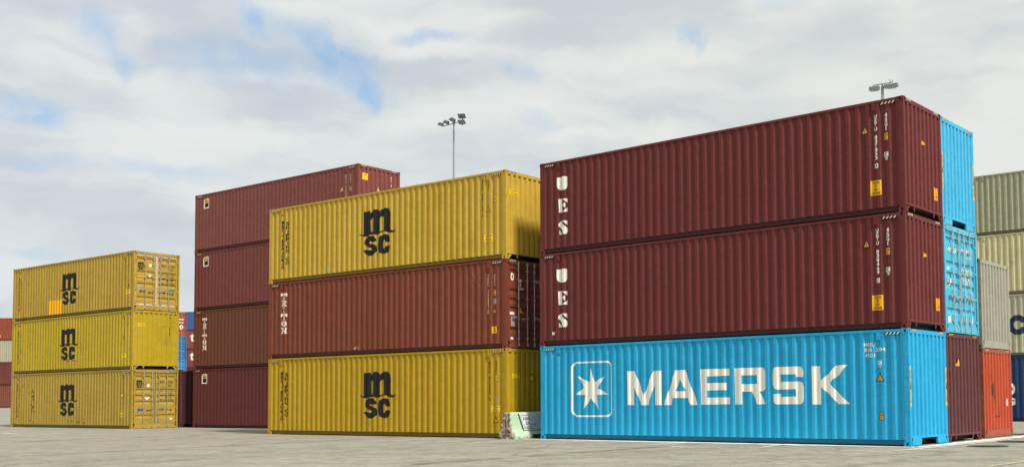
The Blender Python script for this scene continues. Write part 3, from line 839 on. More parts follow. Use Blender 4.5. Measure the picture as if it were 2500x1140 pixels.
# --- right stack of three (near column)
G1 = 'containers in the tall right-hand stack'
def ues_art(t, num, chk):
    decal(t, 'side', 'lettering', [(UES, WHITE, 0.005)])
    decal(t, 'side', 'serial_number', [(column('UETU ' + num, -0.75, 0.085, 2.53, 1.37), WHITE, 0.005), (rect(-0.80, -0.70, 1.17, 1.29), WHITE, 0.004), (text(chk, -0.775, -0.725, 1.185, 1.275, 0.02), BLACK, 0.007),
                                       (column('45G1', -0.47, 0.085, 2.53, 2.07), WHITE, 0.005)])
    plate(t, 'side', 'warning_sticker', -0.53, -0.42, 1.855, 2.025, ORG, '2.9M\n9\'6"')
    plate(t, 'side', 'sticker', -0.545, -0.42, 1.42, 1.545, WHITE, 'IC')
    plate(t, 'side', 'sticker', -0.52, -0.445, 1.345, 1.415, WHITE, '87')
    warning_triangle(t, 'side', -1.05, 2.085, 0.23, 0.215)
    plate(t, 'side', 'warning_sticker', -0.925, -0.63, 0.485, 0.862, YEL, 'CAUTION\n9\'6"\nHIGH\nCONTAINER', pad=0.06)
    decal(t, 'end', 'warning_sticker', [(poly([(1.10, 1.88), (1.33, 1.88), (1.215, 2.07)]), ORG, 0.005)])
    plate(t, 'end', 'warning_sticker', 1.86, 2.11, 0.54, 0.865, YEL, '9\'\n6"\nHIGH', pad=0.2)
for lv, num, chk, sd, lab in ((2, '837853', '4', 3, 'maroon container with white stencilled letters, on top of the right stack'),
                              (1, '838469', '2', 4, 'maroon container with white stencilled letters, sitting directly on the blue lettered container')):
    pos, a = place(CC, CA, lv)
    t = container('shipping_container', lab, CAT, pos, a, UESC, sd, rust=0.22, fade=0.22, dirt=0.25, group=G1, sill='open')
    ues_art(t, num, chk)
    if lv == 1:
        plate(t, 'side', 'sticker', -11.69, -11.60, 0.34, 0.43, WHITE, None)
pos, a = place(CC, CA, 0)
t = container('shipping_container', 'bright blue container with a white star emblem and large white lettering', CAT, pos, a, BLUE, 5, rust=0.15, fade=0.2, dirt=0.3, sill='tunnel', stripes=WHITE, group=G1)
decal(t, 'side', 'lettering', [(MAERSK, WHITE, 0.005)])
decal(t, 'side', 'emblem', [(STAR, WHITE, 0.005), (FRAME, WHITE, 0.005)])
decal(t, 'side', 'serial_number', [(text('MRSU', -1.19, -0.89, 2.475, 2.57, 0.01), WHITE, 0.005), (text('818', -1.18, -0.97, 2.345, 2.44, 0.01), WHITE, 0.005), (text('3394', -0.88, -0.62, 2.345, 2.44, 0.01), WHITE, 0.005), (text('45G1', -1.17, -0.90, 2.21, 2.30, 0.01), WHITE, 0.005)])
plate(t, 'side', 'sticker', -0.84, -0.71, 2.01, 2.12, WHITE, 'IC', inkm=GREY)
decal(t, 'side', 'sticker', [(text('33', -0.81, -0.73, 1.945, 2.0, 0.01), WHITE, 0.005)])
warning_triangle(t, 'side', -0.775, 1.60, 0.25, 0.235)
plate(t, 'side', 'warning_sticker', -0.81, -0.70, 0.655, 0.815, ORG, '2.9M\n9\'6"', border=BLACK)
def post_strips(t, top=1.965):
    for e in (0.018, 2.325):
        plate(t, 'end', 'warning_sticker', e, e + 0.092, top - 1.0, top, SAND, 'CAUTION  9\'6"  HIGH  CONTAINER', rot=True, pad=0.1, inkm=SOFTBLACK)
        decal(t, 'end', 'warning_sticker', [(text('9\'6"', e + 0.020, e + 0.072, top - 0.58, top - 0.40, 0.06, 1, True), BLACK, 0.010)])
post_strips(t)

# --- right stack, second column
C2 = (8.414, 28.289)
G2 = 'containers in the column behind the tall right-hand stack'
pos, a = place(C2, CA, 2)
t = container('shipping_container', 'plain light blue container end, on top of the column behind the maroon ones', CAT, pos, a, (0.06, 0.42, 0.66), 6, rust=0.1, fade=0.25, sill='tunnel', stripes=WHITE, group=G2)
post_strips(t, 1.93)
pos, a = place(C2, CA, 1)
t = container('shipping_container', 'blue container with closed double doors and four bright lock rods', CAT, pos, a, (0.07, 0.42, 0.60), 7, rust=0.12, fade=0.4, end='door', sill='closed', stripes=WHITE, group=G2)
decal(t, 'door', 'lettering', [(loops([[(x * 0.014 + 0.30, y * 0.055 + 2.24) for x, y in ((0, 1), (1, .3), (2.2, .8), (1.5, -.2), (2.2, -1), (1, -.5), (0, -1.2), (.3, -.2), (-.7, .4))]]), WHITE, 0.004), (text('MAERSK', 0.42, 1.0, 2.19, 2.31, 0.02), WHITE, 0.004),
                               (text('MRKU', 1.30, 1.60, 2.27, 2.37, 0.02), WHITE, 0.004), (text('324561 7', 1.68, 2.12, 2.27, 2.37, 0.02), WHITE, 0.004), (text('45G1', 1.75, 2.0, 2.10, 2.18, 0.02), WHITE, 0.004),
                               (text('MGW  32500 KG\nTARE  3800 KG\nNET  28700 KG\nCU.CAP  76.4', 1.34, 2.1, 1.38, 1.80, 0.01), WHITE, 0.004)])
plate(t, 'door', 'sticker', 0.24, 0.40, 1.18, 1.50, GREY, None); plate(t, 'door', 'sticker', 0.48, 0.56, 1.28, 1.46, WHITE, None)
plate(t, 'door', 'sticker', 0.27, 0.44, 1.70, 1.76, WHITE, None)
plate(t, 'door', 'sticker', 0.28, 0.46, 0.29, 0.45, WHITE, None); plate(t, 'door', 'warning_sticker', 1.46, 1.62, 0.33, 0.47, ORG, None); plate(t, 'door', 'sticker', 1.92, 2.08, 0.33, 0.47, WHITE, 'IC')
pos, a = place(C2, CA, 0)
t = container('shipping_container', 'dark maroon container end at ground level, below the blue doors', CAT, pos, a, (0.115, 0.040, 0.040), 8, rust=0.1, fade=0.2, stripes=LEMON, group=G2)
decal(t, 'end', 'warning_sticker', [(poly([(0.72, 2.02), (0.96, 2.02), (0.84, 2.22)]), ORG, 0.005)])

# --- right stack, third column, standard height
CR = (10.255, 30.96)
G3 = 'standard height containers beside the right stack'
pos, a = place(CR, CA, 0, STD)
t = container('shipping_container', 'bright red container end with dents and rust, on the ground under the grey one', CAT, pos, a, (0.45, 0.070, 0.026), 9, H=STD, rust=0.75, fade=0.3, dirt=0.5, sill='closed', frame_col=(0.34, 0.085, 0.05), group=G3)
decal(t, 'end', 'graffiti', [(poly([(0.60, 1.62), (0.72, 1.70), (0.75, 1.95), (0.66, 1.92), (0.60, 1.80)]), plain('brown_scuff', (0.11, 0.05, 0.03), .8), 0.003),
                           (poly([(0.62, 1.3), (0.70, 1.52), (0.88, 1.62), (0.96, 1.40), (0.98, 1.0), (0.90, 0.98), (0.80, 1.2)]), plain('brown_scuff', (0.11, 0.05, 0.03), .8), 0.003),
                           (poly([(0.92, 0.66), (1.2, 0.60), (1.35, 0.66), (1.32, 0.60), (1.1, 0.55)]), plain('brown_scuff', (0.11, 0.05, 0.03), .8), 0.003),
                           (poly([(2.03, 0.92), (2.06, 0.90), (2.06, 1.06), (2.045, 1.15)]), WHITE, 0.003)])
pos, a = place(CR, CA, 1, STD)
t = container('shipping_container', 'pale grey container end stacked on the bright red one', CAT, pos, a, (0.33, 0.32, 0.26), 10, H=STD, rust=0.35, fade=0.2, dirt=0.3, sill='closed', end_stripes=False, group=G3)

# --- middle stack of three
CB, BA = (-3.877, 34.509), -34.96
G4 = 'containers in the middle stack'
def msc_side(t, du=0.0, number=True):
    decal(t, 'side', 'logo', [(shift(MSC_LOGO, du, 0), BLACK, 0.005)])
    decal(t, 'side', 'lettering', [(column('MEDITERRANEAN', -11.38, 0.11, 2.38, 0.50), BLACK, 0.005), (column('SHIPPING CO', -11.10, 0.15, 2.32, 0.66), BLACK, 0.005)])
pos, a = place(CB, BA, 2)
t = container('shipping_container', 'yellow container with a black logo, on top of the middle stack', CAT, pos, a, MUST, 11, rust=0.22, fade=0.3, dirt=0.3, group=G4, frame_rust=0.55)
msc_side(t, -0.03)
decal(t, 'side', 'serial_number', [(column('MEDU 837156 5', -1.03, 0.075, 2.70, 1.43), SOFTBLACK, 0.005), (column('45G1', -0.77, 0.07, 2.70, 2.30), SOFTBLACK, 0.005)])
plate(t, 'side', 'sticker', -0.81, -0.73, 1.93, 2.09, GREY, None); plate(t, 'side', 'warning_sticker', -0.555, -0.40, 1.89, 2.09, LEMON, '8', border=SOFTBLACK, pad=0.25)
warning_triangle(t, 'side', -0.79, 1.59, 0.23, 0.23)
plate(t, 'side', 'warning_sticker', -0.95, -0.59, 0.62, 0.85, LEMON, 'CAUTION\n9\'6" HIGH', pad=0.08)
plate(t, 'end', 'warning_sticker', 0.23, 0.63, 2.10, 2.30, LEMON, 'CAUTION\n9\'6" HIGH', pad=0.08)
# welded patch low on the side
plate(t, 'side', 'repair_patch', -8.92, -8.62, 0.19, 0.42, paint((0.42, 0.33, 0.10), 77, 0.3), None)
pos, a = place(CB, BA, 1)
t = container('shipping_container', 'brown-red container with white column lettering, between two yellow ones in the middle stack', CAT, pos, a, TRI, 12, rust=0.2, fade=0.22, dirt=0.4, end='door', sill='closed', group=G4)
decal(t, 'side', 'lettering', [(TRITON, CREAM, 0.005)])
decal(t, 'side', 'serial_number', [(column('TRHU 762851', -0.80, 0.075, 2.43, 1.30), CREAM, 0.005), (column('45G1', -0.515, 0.075, 2.43, 2.01), CREAM, 0.005)])
plate(t, 'side', 'sticker', -0.84, -0.76, 1.14, 1.26, CREAM, '0')
plate(t, 'side', 'warning_sticker', -0.57, -0.445, 1.72, 1.90, ORG, '9\n6'); plate(t, 'side', 'sticker', -0.585, -0.43, 1.44, 1.63, GREY, None)
warning_triangle(t, 'side', -0.525, 1.145, 0.23, 0.20); plate(t, 'side', 'warning_sticker', -0.64, -0.41, 0.49, 0.715, YEL, '9\n6', pad=0.25)
decal(t, 'door', 'sticker', [(text('O', 0.27, 0.43, 2.20, 2.46, 0.06), WHITE, 0.004)])
decal(t, 'door', 'lettering', [(text('T', 0.66, 0.83, 2.02, 2.27, 0.06), WHITE, 0.004), (rect(0.66, 0.92, 1.93, 1.98), WHITE, 0.004), (text('TRHU 762851 0\n45G1', 1.5, 2.15, 2.08, 2.3, 0.01), WHITE, 0.004)])
plate(t, 'door', 'sticker', 0.22, 0.44, 1.09, 1.18, WHITE, None); plate(t, 'door', 'sticker', 0.28, 0.46, 0.72, 1.02, GREY, None); plate(t, 'door', 'sticker', 0.26, 0.38, 0.27, 0.36, WHITE, None)
decal(t, 'door', 'warning_sticker', [(poly([(0.72, 1.16), (0.90, 1.16), (0.80, 1.36)]), ORG, 0.004)])
pos, a = place(CB, BA, 0)
t = container('shipping_container', 'yellow container with a black logo, on the ground behind the green barrier', CAT, pos, a, MUSTB, 13, rust=0.15, fade=0.2, dirt=0.3, group=G4, frame_rust=0.35)
msc_side(t)
decal(t, 'side', 'serial_number', [(column('MEDU 815420 3', -0.74, 0.075, 2.48, 1.20), SOFTBLACK, 0.005), (column('45G1', -0.455, 0.07, 2.50, 2.07), SOFTBLACK, 0.005)])
plate(t, 'side', 'warning_sticker', -0.53, -0.385, 1.84, 2.01, LEMON, '8', border=SOFTBLACK, pad=0.25); plate(t, 'side', 'sticker', -0.51, -0.41, 1.16, 1.31, GREY, None)
plate(t, 'side', 'warning_sticker', -0.67, -0.32, 0.86, 1.045, LEMON, 'CAUTION\n9\'6" HIGH', pad=0.08); warning_triangle(t, 'side', -0.485, 0.50, 0.25, 0.22)
plate(t, 'end', 'warning_sticker', 0.27, 0.65, 1.93, 2.08, LEMON, 'CAUTION\n9\'6" HIGH', pad=0.08)
decal(t, 'end', 'warning_sticker', [(tri(1.27, 1.85, 0.26, 0.23), BLACK, 0.004), (tri(1.27, 1.87, 0.20, 0.17), ORG, 0.006)])

# --- stack of four behind it
CD, DA = (-11.655, 46.409), -35.31
G5 = 'containers in the stack of four'
def flag(t, u=-11.24, v=2.40, k=1.0):
    decal(t, 'side', 'emblem', [(rect(u - 0.21, u + 0.21, v - 0.24, v + 0.24), CREAM, 0.004), (rect(u - 0.155, u + 0.155, v - 0.185, v + 0.185), BLACK, 0.006),
                                (poly([(u - 0.12, v + 0.10), (u + 0.14, v + 0.12), (u + 0.14, v + 0.165), (u - 0.12, v + 0.15)]), LEMON, 0.008), (poly([(u - 0.12, v + 0.0), (u + 0.12, v + 0.03), (u + 0.12, v + 0.08), (u - 0.12, v + 0.05)]), LEMON, 0.008)])
    if k > 0:
        plate(t, 'side', 'sticker', u - 0.17, u + 0.17, v - 0.235, v - 0.195, WHITE, None)
for lv, lab, col, sd in ((3, 'faded maroon container, topmost of the stack of four', (0.205, 0.062, 0.050), 14), (2, 'maroon container, second from the top of the stack of four', (0.178, 0.048, 0.040), 15),
                         (1, 'brown container with white column lettering in the stack of four', (0.145, 0.048, 0.028), 16), (0, 'dark maroon container at the bottom of the stack of four', (0.118, 0.028, 0.027), 17)):
    pos, a = place(CD, DA, lv)
    t = container('shipping_container', lab, CAT, pos, a, col, sd, rust=0.1, fade=0.15, dirt=0.25, group=G5, end='panel', kd=0.5)
    if lv == 1:
        decal(t, 'side', 'lettering', [(_sc(TRITON, -11.46, -11.09, 0.91, 2.50), CREAM, 0.005)])
    else:
        flag(t)
    if lv == 3:
        decal(t, 'side', 'serial_number', [(column('FCIU 715283 1', -0.80, 0.08, 2.52, 1.2), CREAM, 0.005), (column('45G1', -0.505, 0.08, 2.52, 2.08), CREAM, 0.005)])
        decal(t, 'side', 'warning_sticker', [(poly([(-1.21, 1.80), (-0.98, 1.80), (-1.02, 2.02)]), SAND, 0.005)])
        plate(t, 'side', 'warning_sticker', -0.57, -0.44, 1.75, 1.93, SAND, '9\n6')
        plate(t, 'end', 'warning_sticker', 0.25, 0.555, 2.24, 2.54, LEMON, 'CAUTION\n9\'6"\nHIGH', pad=0.15)
        decal(t, 'end', 'warning_sticker', [(poly([(1.09, 1.84), (1.27, 1.84), (1.15, 2.08)]), SAND, 0.005)])
        decal(t, 'end', 'serial_number', [(column('FCIU 715283', 1.935, 0.08, 2.60, 1.3), CREAM, 0.005)])

# --- left stack of three
CL, LA = (-24.051, 52.197), -35.46
G6 = 'containers in the left stack of three'
for lv, lab, col, sd, end, sill in ((2, 'yellow container with doors and an orange square patch, topmost of the left stack', MUSTA, 18, 'door', 'closed'),
                                    (1, 'yellow container with a plain corrugated end, middle of the left stack', MUSTG, 19, 'panel', 'open'),
                                    (0, 'stained yellow container with closed doors, bottom of the left stack', (0.40, 0.27, 0.040), 20, 'door', 'closed')):
    pos, a = place(CL, LA, lv)
    t = container('shipping_container', lab, CAT, pos, a, col, sd, end=end, sill=sill, rust=(0.25, 0.2, 0.42)[2 - lv] if lv else 0.5, fade=0.28, dirt=0.45, group=G6, gasket=PALEGASKET if lv == 2 else RUBBER)
    decal(t, 'side', 'logo', [(shift(MSC_LOGO, -0.08, -0.02), BLACK, 0.005)])
    decal(t, 'side', 'lettering', [(column('MEDITERRANEAN', -11.48, 0.09, 2.35, 0.50), SOFTBLACK, 0.005), (column('SHIPPING CO', -11.25, 0.13, 2.24, 0.60), SOFTBLACK, 0.005)])
    decal(t, 'side', 'serial_number', [(column('MSCU 670255 2', -0.82, 0.07, 2.52, 1.2), SOFTBLACK, 0.005), (column('45G1', -0.48, 0.07, 2.5, 2.0), SOFTBLACK, 0.005)])
    if lv == 2:
        plate(t, 'side', 'paint_patch', -8.30, -6.92, 0.165, 0.90, ink('orange_patch', (0.86, 0.42, 0.008)), None)
        plate(t, 'side', 'warning_sticker', -0.66, -0.34, 0.80, 0.99, LEMON, '9\'6"'); plate(t, 'side', 'sticker', -0.52, -0.40, 1.1, 1.3, SOFTBLACK, None)
        decal(t, 'side', 'warning_sticker', [(tri(-0.48, 0.42, 0.22, 0.22), SOFTBLACK, 0.004), (tri(-0.46, 0.43, 0.13, 0.15), LEMON, 0.006)])
    else:
        u = -0.80 if lv else -0.96
        decal(t, 'side', 'warning_sticker', [(tri(u, 1.55, 0.25, 0.24), SOFTBLACK, 0.004), (tri(u + 0.03, 1.57, 0.15, 0.16), LEMON, 0.006)])
        plate(t, 'side', 'warning_sticker', u - 0.16, u + 0.18, 0.58, 0.78, LEMON, '9\'6"')
    if lv == 1:
        plate(t, 'end', 'warning_sticker', 0.26, 0.66, 2.09, 2.26, LEMON, 'CAUTION\n9\'6" HIGH', pad=0.1)
        decal(t, 'end', 'serial_number', [(column('MSCU 451288 0', 1.96, 0.07, 2.66, 1.44), SOFTBLACK, 0.005)])
    else:
        decal(t, 'door', 'logo', [(_sc(MSC_LOGO, 0.20, 0.58, 1.98, 2.36), BLACK, 0.004)])
        decal(t, 'door', 'lettering', [(text('MSCU', 1.47, 1.72, 2.22, 2.33, 0.02), SOFTBLACK, 0.004), (text('670255', 1.90, 2.18, 2.22, 2.33, 0.02), SOFTBLACK, 0.004), (text('45G1', 1.90, 2.12, 2.06, 2.16, 0.02), SOFTBLACK, 0.004),
                                       (text('MGW   32500 KGS\n        71650 LBS\nTARE   3820 KGS\n         8420 LBS\nNET   28680 KGS', 1.42, 2.2, 1.36, 1.86, 0.012), SOFTBLACK, 0.004)])
    if lv == 2:
        plate(t, 'door', 'warning_sticker', 0.20, 0.60, 1.58, 1.68, LEMON, None); plate(t, 'door', 'sticker', 0.80, 0.95, 2.17, 2.31, WHITE, None)
        decal(t, 'door', 'sticker', [(poly([(0.78, 1.78), (0.93, 1.78), (0.86, 1.62)]), WHITE, 0.004)])
        plate(t, 'door', 'sticker', 0.22, 0.42, 0.93, 1.22, GREY, None); plate(t, 'door', 'sticker', 1.92, 2.22, 0.98, 1.14, GREEN, None)
    if lv == 0:
        decal(t, 'door', 'sticker', [(loops([[(0.86 + 0.075 * cos(k / 14 * 2 * pi), 2.10 + 0.085 * sin(k / 14 * 2 * pi)) for k in range(14)]]), WHITE, 0.004)])
        plate(t, 'door', 'warning_sticker', 1.90, 2.22, 0.78, 0.97, YEL, 'CAUTION\n9\'6"', pad=0.12); plate(t, 'door', 'sticker', 0.22, 0.60, 0.78, 0.97, GREY, '29')
        decal(t, 'door', 'sticker', [(poly([(0.70, 1.50), (0.93, 1.52), (0.80, 1.38)]), WHITE, 0.004)]); plate(t, 'door', 'sticker', 2.02, 2.16, 0.42, 0.48, WHITE, None)
la = Vector((cos(R_(LA)), sin(R_(LA)))); lb = Vector((-sin(R_(LA)), cos(R_(LA))))
p = Vector(CL) + lb * (W + 0.08)
pos, a = place((p.x, p.y), LA, 0)
container('shipping_container', 'shaded dark maroon container end squeezed between the left stack and the stack of four', CAT, pos, a, (0.085, 0.030, 0.032), 21, rust=0.1, group='single containers')

# --- far right stack seen from its side
CF, FA = (26.29, 44.248), -36.5
G7 = 'containers in the far right stack'
for lv, lab, col, sd, rs in ((3, 'grey-green container side, topmost of the far right stack', (0.35, 0.35, 0.225), 22, 0.12), (2, 'cream container side above the one with a navy letter', (0.58, 0.52, 0.29), 23, 0.3),
                             (1, 'greyish cream container with a big navy letter in the far right stack', (0.46, 0.445, 0.31), 24, 0.45), (0, 'dark navy blue container side on the ground at the far right', (0.020, 0.050, 0.130), 25, 0.1)):
    pos, a = place(CF, FA, lv, z0=0.0)
    t = container('shipping_container', lab, CAT, (pos[0], pos[1], pos[2] + (0.16 if lv else 0)), a, col, sd, H=HC + (0.16 if lv == 0 else 0), rust=rs, fade=0.25, dirt=0.45, group=G7)
    if lv == 1:
        decal(t, 'side', 'lettering', [(loops([[(-10.41 + (a_ - 2460) * 0.0181, 4.965 - 3.056 - (b_ - 770) * 0.0199) for a_, b_ in ((2476, 770), (2492, 770), (2505, 778), (2507, 788), (2492, 788), (2489, 783), (2480, 783), (2474, 788), (2474, 798), (2480, 803), (2489, 803), (2492, 798), (2507, 798), (2505, 808), (2492, 816), (2476, 816), (2462, 806), (2460, 795), (2462, 780))]]), NAVY, 0.005)])
    if lv == 0:
        decal(t, 'side', 'lettering', [(text('O', -10.62, -10.16, 1.24, 1.80, 0.06), WHITE, 0.005), (text('G', -10.52, -10.17, 0.76, 1.10, 0.06), WHITE, 0.005)])
    if lv in (3, 1):
        z = (9.25 - 8.85) if lv == 3 else (3.95 - 3.056 + 0.05)
        decal(t, 'side', 'sticker', [(loops([[(u_ - .06, z - .06), (u_ + .06, z - .06), (u_ + .06, z + .06), (u_ - .06, z + .06)], [(u_ - .03, z - .025), (u_ + .03, z - .025), (u_ + .03, z + .025), (u_ - .03, z + .025)]]), ink('bright_green', (0.10, 0.62, 0.08)), 0.004) for u_ in ((-11.04,) if lv == 3 else (-9.96,))])

# --- far left stack and the two far columns in the gap
G8 = 'containers far away at the left edge'
pos0 = (-70.5, 138.0)
for lv, lab, col, sd in ((3, 'rusty orange container, topmost at the far left edge', (0.27, 0.062, 0.034), 26), (2, 'scuffed cream container with rust stains at the far left edge', (0.40, 0.36, 0.27), 27),
                         (1, 'brown-red container under the cream one at the far left edge', (0.15, 0.042, 0.034), 28), (0, 'brown-red container on the ground at the far left edge', (0.19, 0.058, 0.044), 29)):
    pos, a = place(pos0, -3, lv, z0=0.8)
    t = container('shipping_container', lab, CAT, pos, a, col, sd, rust=0.9 if lv == 2 else 0.3, dirt=0.5, simple=True, group=G8)
    if lv != 2:
        decal(t, 'side', 'sticker', [(loops([[(-10.75 + .28 * cos(k / 12 * 2 * pi), 0.55 + .28 * sin(k / 12 * 2 * pi)) for k in range(12)]]), ink('pale_orange', (0.85, 0.55, 0.35)), 0.006)])
G9 = 'containers far away in the gap'
for lv, lab, col, sd, end in ((3, 'red container with pale marked doors, topmost in the near column of the gap', (0.26, 0.07, 0.05), 30, 'door'), (2, 'blue container below the red doors in the gap', (0.025, 0.14, 0.33), 31, 'door'),
                              (1, 'lighter blue container, lower down in the gap', (0.04, 0.20, 0.42), 32, 'door'), (0, 'maroon container at the foot of the gap column, mostly hidden', (0.11, 0.035, 0.035), 33, 'panel')):
    pos, a = place((-56.75, 131.9), -62, lv, z0=0.8)
    t = container('shipping_container', lab, CAT, pos, a, col, sd, end=end, sill='closed', simple=True, group=G9)
    if lv == 3:
        decal(t, 'door', 'lettering', [(rect(1.5, 2.1, 2.0, 2.1), WHITE, 0.004), (text('0', 1.6, 2.0, 0.8, 1.4, 0.03), WHITE, 0.004), (rect(1.45, 2.05, 1.6, 1.72), WHITE, 0.004)])
for lv, lab, col, sd in ((4, 'plain blue container side, topmost in the farther column of the gap', (0.03, 0.11, 0.30), 34), (3, 'red container with white lettering below the plain blue one in the gap', (0.24, 0.06, 0.05), 35),
                         (2, 'maroon container with white lettering, lower in the farther column of the gap', (0.19, 0.05, 0.045), 36), (1, 'brown container hidden low in the farther column of the gap', (0.12, 0.04, 0.035), 37), (0, 'dark container at the foot of the farther column of the gap', (0.10, 0.035, 0.035), 38)):
    pos, a = place((-60.0, 165.0), -6, lv, z0=0.8)
    t = container('shipping_container', lab, CAT, pos, a, col, sd, simple=True, group=G9)
    if lv in (2, 3):
        decal(t, 'side', 'lettering', [(text('to', -7.6, -5.9, 1.2, 2.4, 0.03), WHITE, 0.006)])

def stain(t, face, u, v, wd, h, n, seed, mat, sz=0.05):
    rnd = random.Random(seed); sh = []
    for i in range(n):
        cu_, cv_ = u + rnd.gauss(0, wd / 2.2), v + rnd.gauss(0, h / 2.2)
        if not 0.2 < cv_ < 2.75:
            continue
        a_, b_ = sz * rnd.uniform(.4, 1.3), sz * rnd.uniform(.5, 2.6)
        sh.append(poly([(cu_ + a_ * cos(k) * rnd.uniform(.6, 1.2), cv_ + b_ * sin(k) * rnd.uniform(.6, 1.2)) for k in (0, .9, 1.8, 2.7, 3.6, 4.5, 5.4)]))
    decal(t, face, 'rust_marks', [(join(*sh), mat, 0.003)])
RUSTY = ink('rust_brown', (0.16, 0.085, 0.035), 0.5, 0.8)
PALER = ink('scraped_paint', (0.58, 0.50, 0.30), 0.3, 0.7)
for o in list(bpy.data.objects):
    lb_ = o.get('label', '')
    if lb_.startswith('stained yellow'):
        stain(o, 'side', -9.75, 1.3, 0.35, 1.0, 34, 3, RUSTY, 0.045)
        stain(o, 'side', -5.3, 0.35, 1.6, 0.25, 16, 4, RUSTY, 0.03)
        stain(o, 'side', -10.9, 2.3, 0.5, 0.25, 8, 6, RUSTY, 0.03)
    elif lb_.startswith('yellow container with a plain corrugated end'):
        stain(o, 'side', -5.9, 0.58, 0.55, 0.10, 12, 5, RUSTY, 0.03); stain(o, 'side', -4.6, 0.75, 0.9, 0.10, 8, 7, PALER, 0.03)
    elif lb_.startswith('brown-red container with white column'):
        stain(o, 'side', -7.3, 0.24, 0.5, 0.02, 5, 8, PALER, 0.03)
        decal(o, 'side', 'scrape_marks', [(poly([(-1.55, 2.55), (-1.50, 2.55), (-0.95, 1.75), (-0.97, 1.74)]), ink('thin_scrape', (0.26, 0.10, 0.075)), 0.003), (poly([(-1.95, 2.62), (-1.92, 2.62), (-1.35, 1.95), (-1.37, 1.94)]), ink('thin_scrape', (0.26, 0.10, 0.075)), 0.003)])

# ------------------------------------------------------------------ concrete barrier in the gap
bA = R_(BA); va = Vector((cos(bA), sin(bA))); vb = Vector((-sin(bA), cos(bA)))
bo = Vector(CB) + va * 0.47 - vb * 0.62
t = thing('concrete_barrier', 'pale green concrete barrier with a broken end and a white notice', 'barrier', (bo.x, bo.y, 0), bA)
gc, n_, b = new_mat('green_painted_concrete')
tc = n_.n('ShaderNodeTexCoord')
gl = n_.noise(tc.outputs['Object'], 2.2, 5, 0.65)
c_ = n_.mix(n_.ramp(gl, 0.35, 0.7), (0.44, 0.60, 0.38), (0.48, 0.64, 0.42))
sy_ = n_.n('ShaderNodeSeparateXYZ'); n_.l(tc.outputs['Object'], sy_.inputs[0])
edge = n_.m('ADD', sy_.outputs[1], n_.m('MULTIPLY', n_.m('SUBTRACT', n_.noise(tc.outputs['Object'], 5, 5, 0.7), 0.5), 0.45))
low = n_.m('ADD', sy_.outputs[2], n_.m('MULTIPLY', n_.m('SUBTRACT', n_.noise(tc.outputs['Object'], 6, 5, 0.7), 0.5), 0.30))
cn = n_.noise(tc.outputs['Object'], 16, 6, 0.75)
conc = n_.mix(n_.ramp(cn, 0.35, 0.65), (0.20, 0.155, 0.11), (0.47, 0.40, 0.31))
lm = n_.m('MAXIMUM', n_.ramp(edge, 0.13, 0.10), n_.m('MULTIPLY', n_.ramp(low, 0.06, 0.03), n_.ramp(gl, 0.45, 0.5)))
n_.l(n_.mix(lm, c_, conc), b.inputs['Base Color']); b.inputs['Roughness'].default_value = 0.85
bp = n_.n('ShaderNodeBump'); bp.inputs['Distance'].default_value = 0.02; n_.l(cn, bp.inputs['Height']); n_.l(bp.outputs[0], b.inputs['Normal'])
bm = bmesh.new()
prof = [(-0.30, 0.0), (-0.30, 0.09), (-0.285, 0.14), (-0.19, 0.30), (-0.165, 0.50), (-0.14, 0.80), (-0.11, 0.835), (0.11, 0.835), (0.14, 0.80), (0.165, 0.50), (0.19, 0.30), (0.285, 0.14), (0.30, 0.09), (0.30, 0.0)]
def dense(pr, st):
    out = []
    for i in range(len(pr)):
        a_, b_ = Vector(pr[i]), Vector(pr[(i + 1) % len(pr)])
        k = max(1, int((b_ - a_).length / st))
        out += [tuple(a_ + (b_ - a_) * (j / k)) for j in range(k)]
    return out
pr = dense(prof, 0.05)
rnd = random.Random(5)
from mathutils import noise as mn
rings = []
ystep = [0.0, 0.03, 0.07, 0.12, 0.18, 0.25, 0.6, 1.05, 1.35, 2.3, 3.0]
for y in ystep:
    ring = []
    for (x, z) in pr:
        k = max(0, 1 - y / 0.2)
        nz = mn.noise_vector(Vector((x * 7, y * 7 + 3, z * 7)))
        ring.append(bm.verts.new((x * (1 - 0.06 * k) + nz.x * 0.035 * k, y + 0.05 * k + nz.y * 0.09 * k, max(0, z - 0.01 * k + nz.z * 0.03 * k * (z > 0.02)))))
    rings.append(ring)
n = len(pr)
for i in range(len(rings) - 1):
    for j in range(n):
        bm.faces.new((rings[i][j], rings[i][(j + 1) % n], rings[i + 1][(j + 1) % n], rings[i + 1][j]))
# broken end face: grid of columns across the profile
cen = []
for (x, z) in pr:
    pass
inner1 = [bm.verts.new((v_.co.x * 0.6, v_.co.y + 0.02 + mn.noise(Vector((v_.co.x * 9, 2, v_.co.z * 9))) * 0.10, 0.02 + v_.co.z * 0.9)) for v_ in rings[0]]
inner2 = [bm.verts.new((v_.co.x * 0.25, v_.co.y + 0.02 + mn.noise(Vector((v_.co.x * 12, 7, v_.co.z * 12))) * 0.12, 0.06 + v_.co.z * 0.75)) for v_ in rings[0]]
for j in range(n):
    bm.faces.new((rings[0][(j + 1) % n], rings[0][j], inner1[j], inner1[(j + 1) % n]))
    bm.faces.new((inner1[(j + 1) % n], inner1[j], inner2[j], inner2[(j + 1) % n]))
bm.faces.new(list(reversed(inner2))); bm.faces.new(rings[-1])
bmesh.ops.recalc_face_normals(bm, faces=bm.faces)
obj('barrier_body', bm, gc, t)
bm = bmesh.new(); box(bm, 0.20, 0.315, 1.00, 1.75, 0.0, 0.13)
obj('forklift_slot', bm, TIMBERLESS, t)
